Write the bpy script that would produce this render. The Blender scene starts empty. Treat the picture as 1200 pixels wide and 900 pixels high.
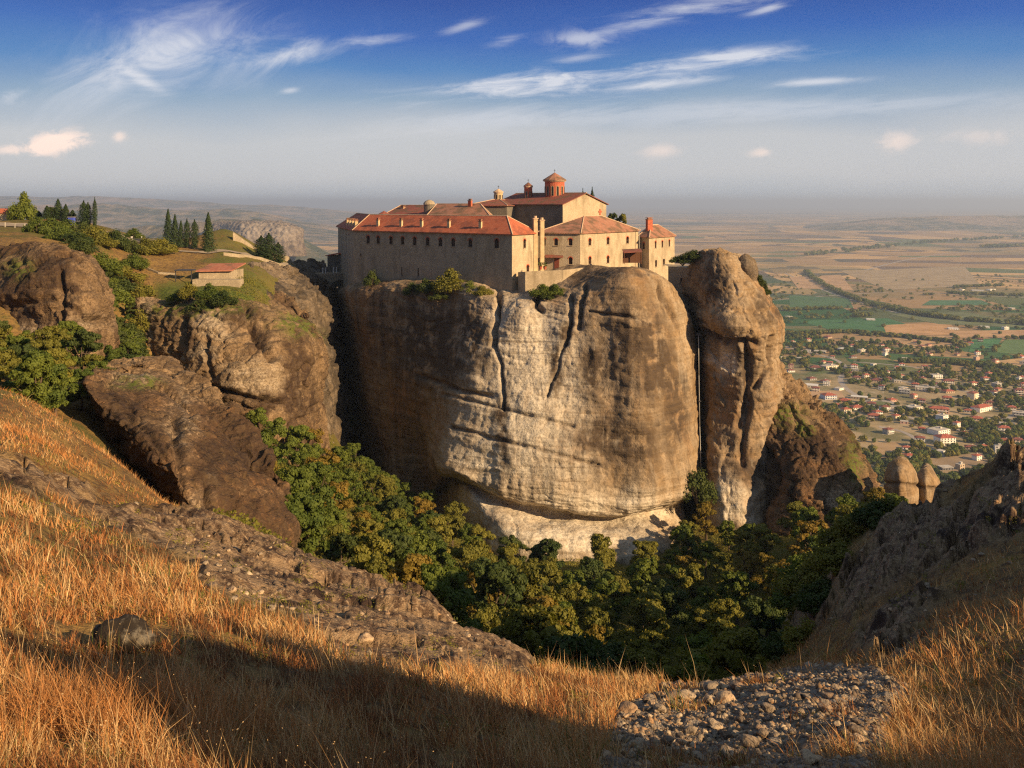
import bpy, math, random
import numpy as np
from mathutils import Vector, Matrix
random.seed(7); RNG = np.random.default_rng(7)
SC = bpy.context.scene
COL = SC.collection
F = 1039.0          # focal length in pixels of a 1200 px wide frame
HZ = 238.0          # horizon row
Z0 = 300.0          # eye height above the plain

# ---------------------------------------------------------------- camera
cam_d = bpy.data.cameras.new("camera"); cam = bpy.data.objects.new("camera", cam_d); COL.objects.link(cam)
cam.location = (0, 0, Z0); cam.rotation_euler = (math.pi/2, 0, 0)
cam_d.sensor_width = 36; cam_d.lens = 36*F/1200; cam_d.shift_y = (HZ-450)/1200
cam_d.clip_start = 0.2; cam_d.clip_end = 200000
SC.camera = cam
# ---------------------------------------------------------------- light
EL = math.radians(23); AZ = math.radians(124)      # azimuth clockwise from +Y
S = Vector((math.sin(AZ)*math.cos(EL), math.cos(AZ)*math.cos(EL), math.sin(EL)))
sun_d = bpy.data.lights.new("sun", 'SUN'); sun = bpy.data.objects.new("sun", sun_d); COL.objects.link(sun)
sun_d.energy = 4.8; sun_d.angle = math.radians(0.5); sun_d.color = (1.0, 0.70, 0.38)
sun.rotation_euler = S.to_track_quat('Z', 'Y').to_euler()
SC.view_settings.view_transform = 'Standard'; SC.view_settings.look = 'None'
SC.view_settings.exposure = 0.9; SC.view_settings.gamma = 1.0; SC.view_settings.use_curve_mapping = False
SC.cycles.use_denoising = False
SC.cycles.filter_width = 1.25
SC.cycles.max_bounces = 5; SC.cycles.diffuse_bounces = 3; SC.cycles.glossy_bounces = 1
SC.cycles.transmission_bounces = 2; SC.cycles.volume_bounces = 0; SC.cycles.transparent_max_bounces = 4

# ---------------------------------------------------------------- node helpers
class NT:
    def __init__(s, tree): s.t = tree; s.n = tree.nodes; s.l = tree.links
    def set(s, sock, v):
        if v is None: return
        if hasattr(v, 'is_output') or isinstance(v, bpy.types.NodeSocket): s.l.new(v, sock)
        else: sock.default_value = v
    def node(s, typ, ins=None, **kw):
        nd = s.n.new(typ)
        for k, v in kw.items(): setattr(nd, k, v)
        for k, v in (ins or {}).items(): s.set(nd.inputs[k], v)
        return nd
    def math(s, op, a, b=None, c=None, clamp=False):
        nd = s.n.new('ShaderNodeMath'); nd.operation = op; nd.use_clamp = clamp
        s.set(nd.inputs[0], a); s.set(nd.inputs[1], b); s.set(nd.inputs[2], c); return nd.outputs[0]
    def mix(s, f, a, b, mode='MIX'):
        nd = s.n.new('ShaderNodeMix'); nd.data_type = 'RGBA'; nd.blend_type = mode
        def c(v): return (*v, 1.0) if isinstance(v, tuple) and len(v) == 3 else v
        s.set(nd.inputs[0], f); s.set(nd.inputs[6], c(a)); s.set(nd.inputs[7], c(b)); return nd.outputs[2]
    def noise(s, vec, scale=1.0, detail=4.0, rough=0.55, dist=0.0):
        nd = s.n.new('ShaderNodeTexNoise'); s.set(nd.inputs['Vector'], vec)
        nd.inputs['Scale'].default_value = scale; nd.inputs['Detail'].default_value = detail
        nd.inputs['Roughness'].default_value = rough; nd.inputs['Distortion'].default_value = dist
        return nd.outputs['Fac']
    def mapv(s, vec, scale=(1, 1, 1), rot=(0, 0, 0), loc=(0, 0, 0)):
        nd = s.n.new('ShaderNodeMapping'); s.set(nd.inputs[0], vec)
        nd.inputs['Scale'].default_value = scale; nd.inputs['Rotation'].default_value = rot; nd.inputs['Location'].default_value = loc
        return nd.outputs[0]
    def step(s, v, a, b):                       # smooth 0..1 between a and b
        nd = s.n.new('ShaderNodeMapRange'); nd.interpolation_type = 'SMOOTHSTEP'
        s.set(nd.inputs[0], v); nd.inputs[1].default_value = a; nd.inputs[2].default_value = b; return nd.outputs[0]
    def ramp(s, v, stops, mode='LINEAR'):
        nd = s.n.new('ShaderNodeValToRGB'); nd.color_ramp.interpolation = mode; e = nd.color_ramp.elements
        while len(e) < len(stops): e.new(0.5)
        for i, (p, c) in enumerate(stops): e[i].position = p; e[i].color = (*c, 1)
        s.set(nd.inputs[0], v); return nd.outputs[0]
    def bump(s, h, strength=0.5, dist=0.1, nrm=None):
        nd = s.n.new('ShaderNodeBump'); nd.inputs['Strength'].default_value = strength; nd.inputs['Distance'].default_value = dist
        s.set(nd.inputs['Height'], h); s.set(nd.inputs['Normal'], nrm); return nd.outputs[0]

# ---------------------------------------------------------------- sky
world = bpy.data.worlds.new("World"); SC.world = world; world.use_nodes = True
w = NT(world.node_tree); w.n.clear()
tc = w.node('ShaderNodeTexCoord'); sep = w.node('ShaderNodeSeparateXYZ', {0: tc.outputs['Generated']})
dx, dy, dz = sep.outputs
sky = w.node('ShaderNodeTexSky', sky_type='NISHITA'); sky.sun_disc = False
sky.sun_elevation = EL; sky.sun_rotation = AZ; sky.altitude = 500; sky.air_density = 1.3; sky.dust_density = 2.0
ydiv = w.math('MAXIMUM', dy, 0.05)
u = w.math('DIVIDE', dx, ydiv); v = w.math('DIVIDE', dz, ydiv)      # tangent-plane direction: u right, v up
front = w.step(dy, 0.05, 0.3)
wob = w.noise(w.mapv(tc.outputs['Generated'], (3, 3, 9)), 1.0, 3)
el = w.math('ADD', dz, w.math('MULTIPLY', w.math('SUBTRACT', wob, 0.5), 0.05))
grad = w.ramp(el, [(0.0, (.235, .26, .29)), (0.03, (.285, .288, .30)), (0.075, (.265, .272, .29)), (0.115, (.12, .175, .25)), (0.15, (.030, .098, .235)), (0.185, (.008, .052, .21)), (0.225, (.002, .026, .155)), (0.27, (.01, .03, .15)), (0.6, (.09, .125, .165)), (1.0, (.10, .125, .155))])
skyc = w.mix(0.05, w.mix(1.0, grad, (10, 10, 10), 'MULTIPLY'), sky.outputs[0])
dens = None
uv = w.node('ShaderNodeCombineXYZ', {0: u, 1: v, 2: 0.0}).outputs[0]
def uvn(rot, sx, sy, seed, det, dist=.5):
    c, s_ = math.cos(rot), math.sin(rot)
    p = w.math('ADD', w.math('MULTIPLY', u, c*sx), w.math('MULTIPLY', v, s_*sx)); q = w.math('SUBTRACT', w.math('MULTIPLY', v, c*sy), w.math('MULTIPLY', u, s_*sy))
    return w.noise(w.node('ShaderNodeCombineXYZ', {0: p, 1: q, 2: seed}).outputs[0], 1.0, det, .68, dist)
NZ = {'w': uvn(.35, 7, 17, 1.3, 8, 1.2), 's': uvn(.11, 12, 75, 4.7, 8), 'p': uvn(.1, 32, 52, 21.0, 5)}
def cloud(px, py, a, b, rot, amt, nz='s', thr=.42, soft=.32):
    global dens
    u0, v0 = (px-600)/F, (HZ-py)/F; c, s_ = math.cos(rot)*F, math.sin(rot)*F
    p = w.math('MULTIPLY_ADD', u, c/a, w.math('MULTIPLY_ADD', v, s_/a, -(u0*c+v0*s_)/a))
    q = w.math('MULTIPLY_ADD', v, c/b, w.math('MULTIPLY_ADD', u, -s_/b, -(v0*c-u0*s_)/b))
    r = w.math('MULTIPLY_ADD', p, p, w.math('MULTIPLY', q, q))
    m = w.math('EXPONENT', w.math('MULTIPLY', r, -1.0))
    d = w.math('MULTIPLY', w.step(w.math('MULTIPLY_ADD', m, .35, NZ[nz]), thr+.12, thr+.24+soft), w.math('MULTIPLY', m, amt))
    dens = d if dens is None else w.math('ADD', dens, d)
for a_ in [(205, 62, 150, 62, 0.15, .75, 'w', .38, .46), (165, 92, 40, 9, -.55, .55, 's', .34), (110, 100, 150, 40, 0.45, .35, 'w', .40, .4), (350, 62, 66, 17, 0.22, .7, 'w', .44),
           (435, 47, 50, 8, 0.12, .5), (700, 92, 250, 17, 0.11, .7), (610, 98, 110, 15, 0.12, .7), (860, 66, 80, 8, 0.13, .8, 's', .34), (760, 100, 90, 6, 0.10, .7, 's', .36), (955, 96, 60, 5, 0.06, .75, 's', .30),
           (820, 8, 120, 12, 0.14, .6), (680, 46, 40, 11, 0.0, .6, 'p', .34), (590, 50, 34, 9, 0.3, .35, 's'), (545, 30, 30, 6, 0.3, .45, 's', .36), (740, 30, 60, 10, .2, .4, 's'), (680, 68, 40, 6, .1, .4, 's', .36), (900, 10, 26, 5, 0.3, .6, 's', .34),
           (900, 128, 330, 15, 0.04, .40, 's', .34, .3), (560, 140, 160, 18, 0.12, .32, 's', .36, .3), (340, 106, 13, 4, 0.1, .6, 's', .3), (15, 112, 30, 12, 0.1, .4, 'p')]: cloud(*a_)
dens = w.math('MULTIPLY', w.math('MINIMUM', dens, .85), front)
out = w.mix(dens, skyc, (3.7, 3.75, 4.0, 1))
dens = None
for a_ in [(66, 167, 40, 14, 0.1, 1.2, 'p', .42, .14), (20, 176, 40, 7, 0.0, .7, 'p', .42, .2), (140, 160, 10, 8, 0.1, .6, 'p', .38, .2), (775, 177, 30, 10, 0.1, .42, 'p', .40, .3),
           (893, 179, 14, 6, 0.1, .5, 'p', .36, .2), (1050, 166, 26, 17, 0.3, .45, 'p', .42, .25), (1150, 160, 60, 12, 0.0, .22, 'p', .42, .25)]: cloud(*a_)
dens = w.math('MULTIPLY', w.math('MINIMUM', dens, .9), front)
out = w.mix(dens, out, (5.8, 4.5, 3.8, 1))
bg = w.node('ShaderNodeBackground', {0: out, 1: 0.115})
wo = w.node('ShaderNodeOutputWorld', {0: bg.outputs[0]})
world.cycles.sampling_method = 'MANUAL'; world.cycles.sample_map_resolution = 256

# ---------------------------------------------------------------- numpy noise
_perm = np.random.default_rng(3).permutation(256); _perm = np.concatenate([_perm, _perm, _perm])
_g = np.random.default_rng(4).normal(size=(256, 3)); _g /= np.linalg.norm(_g, axis=1)[:, None]
def pn(p):
    p = np.asarray(p, dtype=np.float64); i = np.floor(p).astype(np.int64); f = p-i; i &= 255
    uu = f*f*f*(f*(f*6-15)+10); r = 0
    for a in (0, 1):
        wa = uu[:, 0] if a else 1-uu[:, 0]
        for b in (0, 1):
            wb = uu[:, 1] if b else 1-uu[:, 1]
            for c in (0, 1):
                wc = uu[:, 2] if c else 1-uu[:, 2]
                h = _perm[_perm[_perm[(i[:, 0]+a) & 255]+((i[:, 1]+b) & 255)]+((i[:, 2]+c) & 255)]
                g = _g[h]
                r = r + wa*wb*wc*(g[:, 0]*(f[:, 0]-a)+g[:, 1]*(f[:, 1]-b)+g[:, 2]*(f[:, 2]-c))
    return r*1.6
def fbm(p, octv=4, gain=.5, ridge=False):
    p = np.asarray(p, dtype=np.float64); r = 0; a = 1.0; t = 0
    for k in range(octv):
        n = pn(p+k*17.3)
        if ridge: n = 1-2*np.abs(n)
        r = r+a*n; t += a; a *= gain; p = p*2.03
    return r/t
def cells(p, seed=0):
    # per-cell random value (0..1) and distance to the border of the nearest cell
    p = np.asarray(p, float)+seed*7.7; i0 = np.floor(p).astype(np.int64); b1 = np.full(len(p), 9.); b2 = np.full(len(p), 9.); val = np.zeros(len(p))
    for a in (-1, 0, 1):
        for b in (-1, 0, 1):
            for c in (-1, 0, 1):
                j = i0+[a, b, c]; h = _perm[_perm[_perm[j[:, 0] & 255]+(j[:, 1] & 255)]+(j[:, 2] & 255)]
                q = j+.5+_g[h]*.42; d = ((p-q)**2).sum(1); m = d < b1; b2 = np.where(m, b1, np.minimum(b2, d)); val = np.where(m, h/255., val); b1 = np.where(m, d, b1)
    return val, np.sqrt(b2)-np.sqrt(b1)
def sstep(x, a, b):
    t = np.clip((x-a)/(b-a), 0, 1); return t*t*(3-2*t)

# ---------------------------------------------------------------- object helpers
def P(px, py, d): return np.array([d*(px-600)/F, d, Z0-d*(py-HZ)/F])
def tag(o, label=None, cat=None, group=None, kind=None):
    if label: o['label'] = label
    if cat: o['category'] = cat
    if group: o['group'] = group
    if kind: o['kind'] = kind
    return o
def mesh_np(name, verts, faces, mat=None, smooth=False):
    """verts (N,3); faces = list of index arrays (each (k,n))"""
    me = bpy.data.meshes.new(name); verts = np.asarray(verts, dtype=np.float32)
    fl = [np.asarray(f, dtype=np.int32) for f in (faces if isinstance(faces, list) else [faces]) if len(f)]
    me.vertices.add(len(verts)); me.vertices.foreach_set('co', verts.ravel())
    nl = sum(f.size for f in fl); nf = sum(len(f) for f in fl)
    me.loops.add(nl); me.loops.foreach_set('vertex_index', np.concatenate([f.ravel() for f in fl]))
    tot = np.concatenate([np.full(len(f), f.shape[1], dtype=np.int32) for f in fl])
    st = np.concatenate([[0], np.cumsum(tot)[:-1]]).astype(np.int32)
    me.polygons.add(nf); me.polygons.foreach_set('loop_start', st); me.polygons.foreach_set('loop_total', tot)
    if smooth: me.polygons.foreach_set('use_smooth', np.ones(nf, dtype=bool))
    me.update(calc_edges=True)
    if mat: me.materials.append(mat)
    return me
def attr(me, name, arr):
    a = me.attributes.new(name, 'FLOAT_COLOR', 'POINT'); c = np.ones((len(me.vertices), 4), dtype=np.float32)
    c[:, :arr.shape[1]] = arr; a.data.foreach_set('color', c.ravel())
def link(name, me, parent=None, loc=None):
    o = bpy.data.objects.new(name, me); COL.objects.link(o)
    if parent is not None: o.parent = parent
    if loc is not None: o.location = tuple(float(q) for q in loc)
    return o
def empty(name, loc=(0, 0, 0), rz=0.0):
    o = bpy.data.objects.new(name, None); COL.objects.link(o); o.location = tuple(float(q) for q in loc); o.rotation_euler = (0, 0, rz)
    o.empty_display_size = .3; return o
class MB:
    """mesh collector: quads and polygons in any coordinates"""
    def __init__(s): s.v = []; s.f = []
    def poly(s, pts):
        i = len(s.v); s.v += [tuple(float(c) for c in p) for p in pts]; s.f.append(tuple(range(i, i+len(pts))))
    def hexa(s, b, t):                        # bottom 4 (ccw from above), top 4
        i = len(s.v); s.v += [tuple(map(float, p)) for p in b]+[tuple(map(float, p)) for p in t]
        s.f += [(i+3, i+2, i+1, i), (i+4, i+5, i+6, i+7)]+[(i+k, i+(k+1) % 4, i+4+(k+1) % 4, i+4+k) for k in range(4)]
    def box(s, c, size, rz=0.0):
        x, y, z = size[0]/2, size[1]/2, size[2]/2; ca, sa = math.cos(rz), math.sin(rz)
        q = [(c[0]+a*ca-b*sa, c[1]+a*sa+b*ca) for a, b in ((-x, -y), (x, -y), (x, y), (-x, y))]
        s.hexa([(*p, c[2]-z) for p in q], [(*p, c[2]+z) for p in q])
    def cyl(s, c, r, z0, z1, n=16, r1=None, cap=True):
        r1 = r if r1 is None else r1; i = len(s.v)
        for z, rr in ((z0, r), (z1, r1)):
            s.v += [(c[0]+rr*math.cos(2*math.pi*k/n), c[1]+rr*math.sin(2*math.pi*k/n), z) for k in range(n)]
        s.f += [(i+k, i+(k+1) % n, i+n+(k+1) % n, i+n+k) for k in range(n)]
        if cap: s.f += [tuple(i+n-1-k for k in range(n)), tuple(i+n+k for k in range(n))]
    def tube(s, a, b, r0, r1=None, n=6):
        a, b = Vector(a), Vector(b); r1 = r0 if r1 is None else r1; q = (b-a).to_track_quat('Z', 'Y'); i = len(s.v)
        for p, r in ((a, r0), (b, r1)):
            for k in range(n): s.v.append(tuple(p+q @ Vector((r*math.cos(2*math.pi*k/n), r*math.sin(2*math.pi*k/n), 0))))
        s.f += [(i+k, i+(k+1) % n, i+n+(k+1) % n, i+n+k) for k in range(n)]
        s.f += [tuple(i+n-1-k for k in range(n)), tuple(i+n+k for k in range(n))]
    def mesh(s, name, mat=None, smooth=False):
        me = bpy.data.meshes.new(name); me.from_pydata(s.v, [], s.f)
        if smooth: me.polygons.foreach_set('use_smooth', [True]*len(me.polygons))
        me.update()
        if mat: me.materials.append(mat)
        return me
    def build(s, name, mat=None, parent=None, loc=None, smooth=False): return link(name, s.mesh(name, mat, smooth), parent, loc)
def copy_tree(o, parent=None):
    c = o.copy(); COL.objects.link(c)
    if parent is not None: c.parent = parent
    for ch in list(o.children): copy_tree(ch, c)
    return c

# ---------------------------------------------------------------- materials
def newmat(name):
    m = bpy.data.materials.new(name); m.use_nodes = True; t = NT(m.node_tree); t.n.clear()
    o = t.node('ShaderNodeOutputMaterial'); b = t.node('ShaderNodeBsdfPrincipled'); t.l.new(b.outputs[0], o.inputs[0])
    b.inputs['Specular IOR Level'].default_value = .25; b.inputs['Roughness'].default_value = .9
    t.b = b; t.o = o; t.m = m
    g = t.node('ShaderNodeNewGeometry'); t.pos = g.outputs['Position']; return t
def plain(name, col, rough=.85, var=.15, scale=1.5, bump=0.0):
    t = newmat(name); n = t.noise(t.pos, scale, 5)
    c = t.mix(t.step(n, .3, .7), tuple(x*(1-var) for x in col), tuple(min(1, x*(1+var)) for x in col))
    t.l.new(c, t.b.inputs['Base Color']); t.b.inputs['Roughness'].default_value = rough
    if bump: t.l.new(t.bump(t.noise(t.pos, scale*8, 4), bump, .05), t.b.inputs['Normal'])
    return t.m
def rock_mat(name, tan, pale, dark, pale_amt, dark_lo, dark_hi, speckle=0.0, orange=.5):
    t = newmat(name); p = t.pos
    st = t.noise(t.mapv(p, (.03, .03, .75), (0.06, 0.05, 0)), 1.0, 8, .6, .4)            # bedding
    vs = t.noise(t.mapv(p, (.34, .34, .022)), 1.0, 7, .6, .3)                              # runoff streaks
    big = t.noise(t.mapv(p, (1, 1, .55)), .055, 6, .55, .5)
    mid = t.noise(p, .35, 7, .62, .3); fine = t.noise(p, 2.2, 6, .68)
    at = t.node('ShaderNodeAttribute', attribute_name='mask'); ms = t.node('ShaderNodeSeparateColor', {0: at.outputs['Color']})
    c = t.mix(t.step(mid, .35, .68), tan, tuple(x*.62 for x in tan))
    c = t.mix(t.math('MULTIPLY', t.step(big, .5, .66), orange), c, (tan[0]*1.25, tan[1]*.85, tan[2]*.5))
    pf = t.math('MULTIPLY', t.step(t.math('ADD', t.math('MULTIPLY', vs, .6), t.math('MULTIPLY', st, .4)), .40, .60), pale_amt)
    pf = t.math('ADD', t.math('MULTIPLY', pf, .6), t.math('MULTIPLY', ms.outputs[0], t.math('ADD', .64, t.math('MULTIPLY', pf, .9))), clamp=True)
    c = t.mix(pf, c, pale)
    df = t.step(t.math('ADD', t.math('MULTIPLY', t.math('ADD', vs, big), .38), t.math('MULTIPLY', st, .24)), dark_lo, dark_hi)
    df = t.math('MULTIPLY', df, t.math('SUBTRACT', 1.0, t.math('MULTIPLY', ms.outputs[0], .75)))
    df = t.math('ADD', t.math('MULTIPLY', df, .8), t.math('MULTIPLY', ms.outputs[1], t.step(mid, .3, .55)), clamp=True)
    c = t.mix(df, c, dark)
    wst = t.step(t.noise(t.mapv(p, (.55, .55, .018)), 1.0, 6, .6, .2), .54, .66); c = t.mix(t.math('MULTIPLY', wst, t.math('SUBTRACT', .55, t.math('MULTIPLY', ms.outputs[0], .3))), c, dark); psk = t.step(t.noise(t.mapv(p, (.42, .42, .014), loc=(9, 3, 0)), 1.0, 5, .6, .2), .55, .7); c = t.mix(t.math('MULTIPLY', psk, t.math('MULTIPLY_ADD', ms.outputs[0], .5, .18)), c, pale)
    bed = t.step(t.noise(t.mapv(p, (.02, .02, .8), (0.08, -.05, 0)), 1.0, 6, .65, .5), .55, .66)
    c = t.mix(t.math('MULTIPLY', bed, .45), c, tuple(x*.45 for x in tan))
    if speckle:
        s1 = t.step(t.math('ADD', t.math('MULTIPLY', t.noise(t.mapv(p, (1, 1, 1.3)), 2.6, 7, .75), .6), t.math('MULTIPLY', big, .4)), .50-.05*speckle, .56)
        c = t.mix(t.math('MULTIPLY', s1, speckle), c, dark)
    c = t.mix(t.math('MULTIPLY', t.step(fine, .47, .62), .6 if speckle > .3 else .42), c, tuple(x*.35 for x in tan))
    c = t.mix(t.math('MULTIPLY', ms.outputs[2], t.step(t.noise(p, .9, 5, .6), .4, .55)), c, (.10, .12, .025))
    t.l.new(c, t.b.inputs['Base Color']); t.b.inputs['Roughness'].default_value = .95; t.b.inputs['Specular IOR Level'].default_value = .1
    h = t.math('ADD', t.math('MULTIPLY', st, 1.0), t.math('ADD', t.math('MULTIPLY', mid, 1.2), t.math('MULTIPLY', fine, .35)))
    t.l.new(t.bump(h, .9 if speckle > .3 else .6, .9), t.b.inputs['Normal']); return t.m
M = {}
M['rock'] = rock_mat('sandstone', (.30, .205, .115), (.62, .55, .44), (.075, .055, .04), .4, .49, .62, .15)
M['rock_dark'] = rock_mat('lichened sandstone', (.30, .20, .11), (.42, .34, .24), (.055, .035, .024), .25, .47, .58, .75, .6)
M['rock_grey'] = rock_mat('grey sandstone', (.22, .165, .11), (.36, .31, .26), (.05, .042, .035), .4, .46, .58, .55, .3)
def wall_mat(name, a, b, mort, sc=1.0):
    t = newmat(name); p = t.pos
    vo = t.node('ShaderNodeTexVoronoi', {'Vector': t.mapv(p, (1.1*sc, 1.1*sc, 2.2*sc)), 'Randomness': .8}); vo.feature = 'F1'
    cs = t.node('ShaderNodeSeparateColor', {0: vo.outputs['Color']})
    c = t.mix(cs.outputs[0], a, b); c = t.mix(t.math('MULTIPLY', t.step(t.noise(p, .45, 6, .7), .42, .62), .5), c, tuple(x*.62 for x in a))
    c = t.mix(t.step(vo.outputs['Distance'], .42, .6), c, mort)
    c = t.mix(t.math('MULTIPLY', t.step(t.noise(t.mapv(p, (.5, .5, .12)), 1., 5, .6), .48, .7), .55), c, tuple(x*.5 for x in a))
    t.l.new(c, t.b.inputs['Base Color']); t.l.new(t.bump(vo.outputs['Distance'], .5, .06), t.b.inputs['Normal']); return t.m
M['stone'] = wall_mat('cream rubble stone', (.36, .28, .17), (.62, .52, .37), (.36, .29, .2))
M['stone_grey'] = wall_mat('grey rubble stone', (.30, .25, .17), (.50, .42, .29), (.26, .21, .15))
M['stone_dark'] = wall_mat('dark and shaded stone', (.16, .15, .12), (.24, .21, .16), (.12, .1, .08))  # on the church side wall this dark tone stands in for shade
def tile_mat(name, a, b, moss=(.12, .09, .05)):
    t = newmat(name); p = t.pos
    n1 = t.noise(p, 1.6, 5, .75); n2 = t.noise(p, .35, 5, .6)
    c = t.mix(t.step(n1, .3, .7), a, b); c = t.mix(t.math('MULTIPLY', t.step(n2, .46, .62), .75), c, moss)
    wv = t.node('ShaderNodeTexWave', {'Vector': p, 'Scale': 2.2, 'Distortion': 1.0, 'Detail': 2.0}, wave_type='BANDS', bands_direction='DIAGONAL')
    t.l.new(c, t.b.inputs['Base Color']); t.l.new(t.bump(wv.outputs['Fac'], .6, .08), t.b.inputs['Normal']); t.b.inputs['Roughness'].default_value = .8
    return t.m
M['tile_red'] = tile_mat('red clay tiles', (.36, .085, .04), (.48, .16, .08), (.22, .075, .045))
M['tile_old'] = tile_mat('weathered clay tiles', (.30, .13, .08), (.38, .20, .13))
M['tile_dark'] = tile_mat('dark clay tiles', (.20, .065, .045), (.28, .10, .07))
M['ridge'] = plain('pale ridge tiles', (.5, .36, .24), scale=3)
M['brick'] = plain('red brick', (.40, .11, .06), scale=3, var=.25, bump=.3)
M['plaster'] = plain('cream plaster', (.48, .36, .21), scale=1.2)
M['glass'] = plain('dark window', (.018, .016, .018), rough=.3, var=.2)
M['wood'] = plain('brown wood', (.12, .055, .03), scale=5)
M['door'] = plain('red brown door', (.18, .05, .03), scale=4)
M['white'] = plain('white paint', (.6, .58, .53), scale=1)
M['iron'] = plain('dark iron', (.05, .05, .055), rough=.5)
M['pale_metal'] = plain('pale galvanised metal', (.30, .29, .27), rough=.5)
M['concrete'] = plain('concrete', (.40, .36, .30), scale=1, var=.2, bump=.2)
M['blue'] = plain('blue paint', (.06, .09, .45), scale=1)
M['asphalt'] = plain('dusty road', (.27, .22, .16), scale=.3, var=.15)
M['bark'] = plain('bark', (.09, .065, .045), scale=6, var=.4, bump=.5)
def leaf_mat(name, a, b, trans=.35):
    t = newmat(name); oi = t.node('ShaderNodeObjectInfo'); n = t.noise(t.pos, .5, 3)
    f = t.math('ADD', t.math('MULTIPLY', oi.outputs['Random'], .55), t.math('MULTIPLY', t.step(n, .3, .7), .45))
    c = t.mix(f, a, b); t.l.new(c, t.b.inputs['Base Color']); t.b.inputs['Roughness'].default_value = .7
    tr = t.node('ShaderNodeBsdfTranslucent', {0: t.mix(1.0, c, (1.2, 1.25, .6), 'MULTIPLY')}); mx = t.node('ShaderNodeMixShader', {0: trans, 1: t.b.outputs[0], 2: tr.outputs[0]})
    t.l.new(mx.outputs[0], t.o.inputs[0]); return t.m
M['leaf'] = leaf_mat('green leaves', (.065, .10, .018), (.16, .19, .028))
M['leaf_olive'] = leaf_mat('olive leaves', (.11, .115, .02), (.23, .21, .035))
M['leaf_dark'] = leaf_mat('dark leaves', (.045, .072, .018), (.09, .11, .026))
M['leaf_gold'] = leaf_mat('turning leaves', (.17, .135, .02), (.26, .17, .03))
M['needle'] = leaf_mat('conifer needles', (.02, .042, .018), (.045, .07, .022), .15)
# ================================================================ TERRAIN
def p2h(px, prof):                       # (d,row) -> (r, drop/r)
    c = math.cos(math.atan((px-600)/F)); return [(d/c, (py-HZ)/F*c) for d, py in prof]
def hh(prof): return [(r, h/r) for r, h in prof]
END = [(760, 650), (900, 590)]
COLS = {}
def pc(px, prof): COLS[math.atan((px-600)/F)] = p2h(px, prof)
pc(-500, [(2.5, 1050), (6, 850), (9, 720), (14, 600), (22, 510), (40, 410), (60, 380), (90, 350), (130, 310), (160, 280), (220, 262), (300, 262), (400, 300)]+END)
pc(-150, [(2.5, 1100), (6.5, 905), (9, 800), (13, 685), (20, 580), (28, 515), (45, 450), (60, 430), (75, 425), (110, 400), (125, 340), (150, 283), (185, 268), (230, 262), (260, 262), (340, 300)]+END)
pc(0, [(2.5, 1150), (7, 905), (9.5, 800), (13, 700), (20, 600), (28, 540), (45, 475), (52, 458), (64, 482), (90, 445), (118, 400), (132, 330), (150, 286), (172, 273), (188, 268), (215, 263), (240, 263), (320, 300)]+END)
pc(100, [(2.5, 1150), (7, 905), (10, 800), (14, 720), (20, 650), (30, 585), (42, 540), (52, 512), (65, 520), (85, 470), (105, 430), (125, 415), (140, 345), (160, 292), (185, 275), (215, 268), (245, 266), (320, 300)]+END)
pc(200, [(2.5, 1150), (7.5, 900), (10, 800), (14, 730), (20, 672), (30, 630), (42, 602), (52, 592), (62, 605), (80, 585), (105, 520), (130, 480), (150, 470), (160, 400), (166, 352), (180, 323), (198, 299), (214, 290), (235, 285), (262, 284), (330, 310)]+END)
pc(150, [(2.5, 1150), (7.2, 902), (10, 800), (14, 725), (20, 660), (30, 607), (42, 570), (52, 550), (62, 560), (80, 530), (105, 480), (125, 452), (145, 430), (160, 395), (172, 345), (183, 305), (198, 290), (214, 284), (240, 278), (262, 282), (330, 305)]+END)
pc(260, [(2.5, 1150), (7.8, 900), (10.5, 805), (14.5, 738), (20, 690), (29, 650), (40, 625), (50, 612), (60, 612), (80, 600), (105, 540), (130, 500), (150, 450), (160, 362), (172, 338), (182, 323), (200, 305), (218, 298), (235, 285), (252, 269), (268, 272), (340, 330)]+END)
pc(300, [(2.5, 1150), (8, 905), (11, 810), (15, 745), (20, 705), (28, 672), (38, 648), (50, 630), (62, 622), (75, 645), (100, 600), (130, 550), (152, 500), (165, 375), (176, 345), (186, 330), (200, 319), (215, 312), (235, 304), (255, 288), (275, 292), (400, 420)]+END)
pc(350, [(2.5, 1150), (8.2, 905), (11.2, 812), (15.5, 752), (21, 715), (29, 686), (38, 665), (50, 650), (60, 650), (75, 668), (100, 620), (130, 570), (155, 530), (180, 450), (200, 380), (220, 345), (238, 326), (255, 318), (275, 325), (400, 420)]+END)
pc(400, [(2.5, 1150), (8.5, 905), (11.5, 815), (16, 762), (22, 728), (30, 702), (38, 682), (46, 669), (53, 670), (64, 700), (85, 690), (110, 645), (140, 590), (170, 550), (200, 530), (260, 520), (350, 560)]+END)
pc(500, [(2.5, 1150), (9, 905), (12, 825), (16, 780), (22, 748), (30, 722), (37, 706), (43, 699), (52, 740), (75, 765), (110, 710), (140, 665), (165, 625), (190, 610), (250, 600), (350, 600)]+END)
pc(600, [(2.5, 1150), (9.5, 905), (12, 848), (15, 816), (19, 790), (24, 774), (29, 767), (34, 830), (50, 880), (75, 830), (110, 750), (145, 690), (170, 655), (190, 640), (300, 620)]+END)
pc(700, [(2.5, 1150), (10, 905), (13, 855), (17, 820), (21, 804), (25, 798), (30, 870), (45, 950), (70, 890), (100, 800), (130, 735), (155, 680), (170, 650), (200, 640), (300, 620)]+END)
pc(800, [(2.5, 1150), (10.5, 905), (13, 865), (17, 826), (20, 810), (23, 806), (28, 870), (42, 980), (65, 930), (95, 830), (130, 740), (160, 670), (180, 620), (220, 600), (300, 620)]+END)
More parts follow.
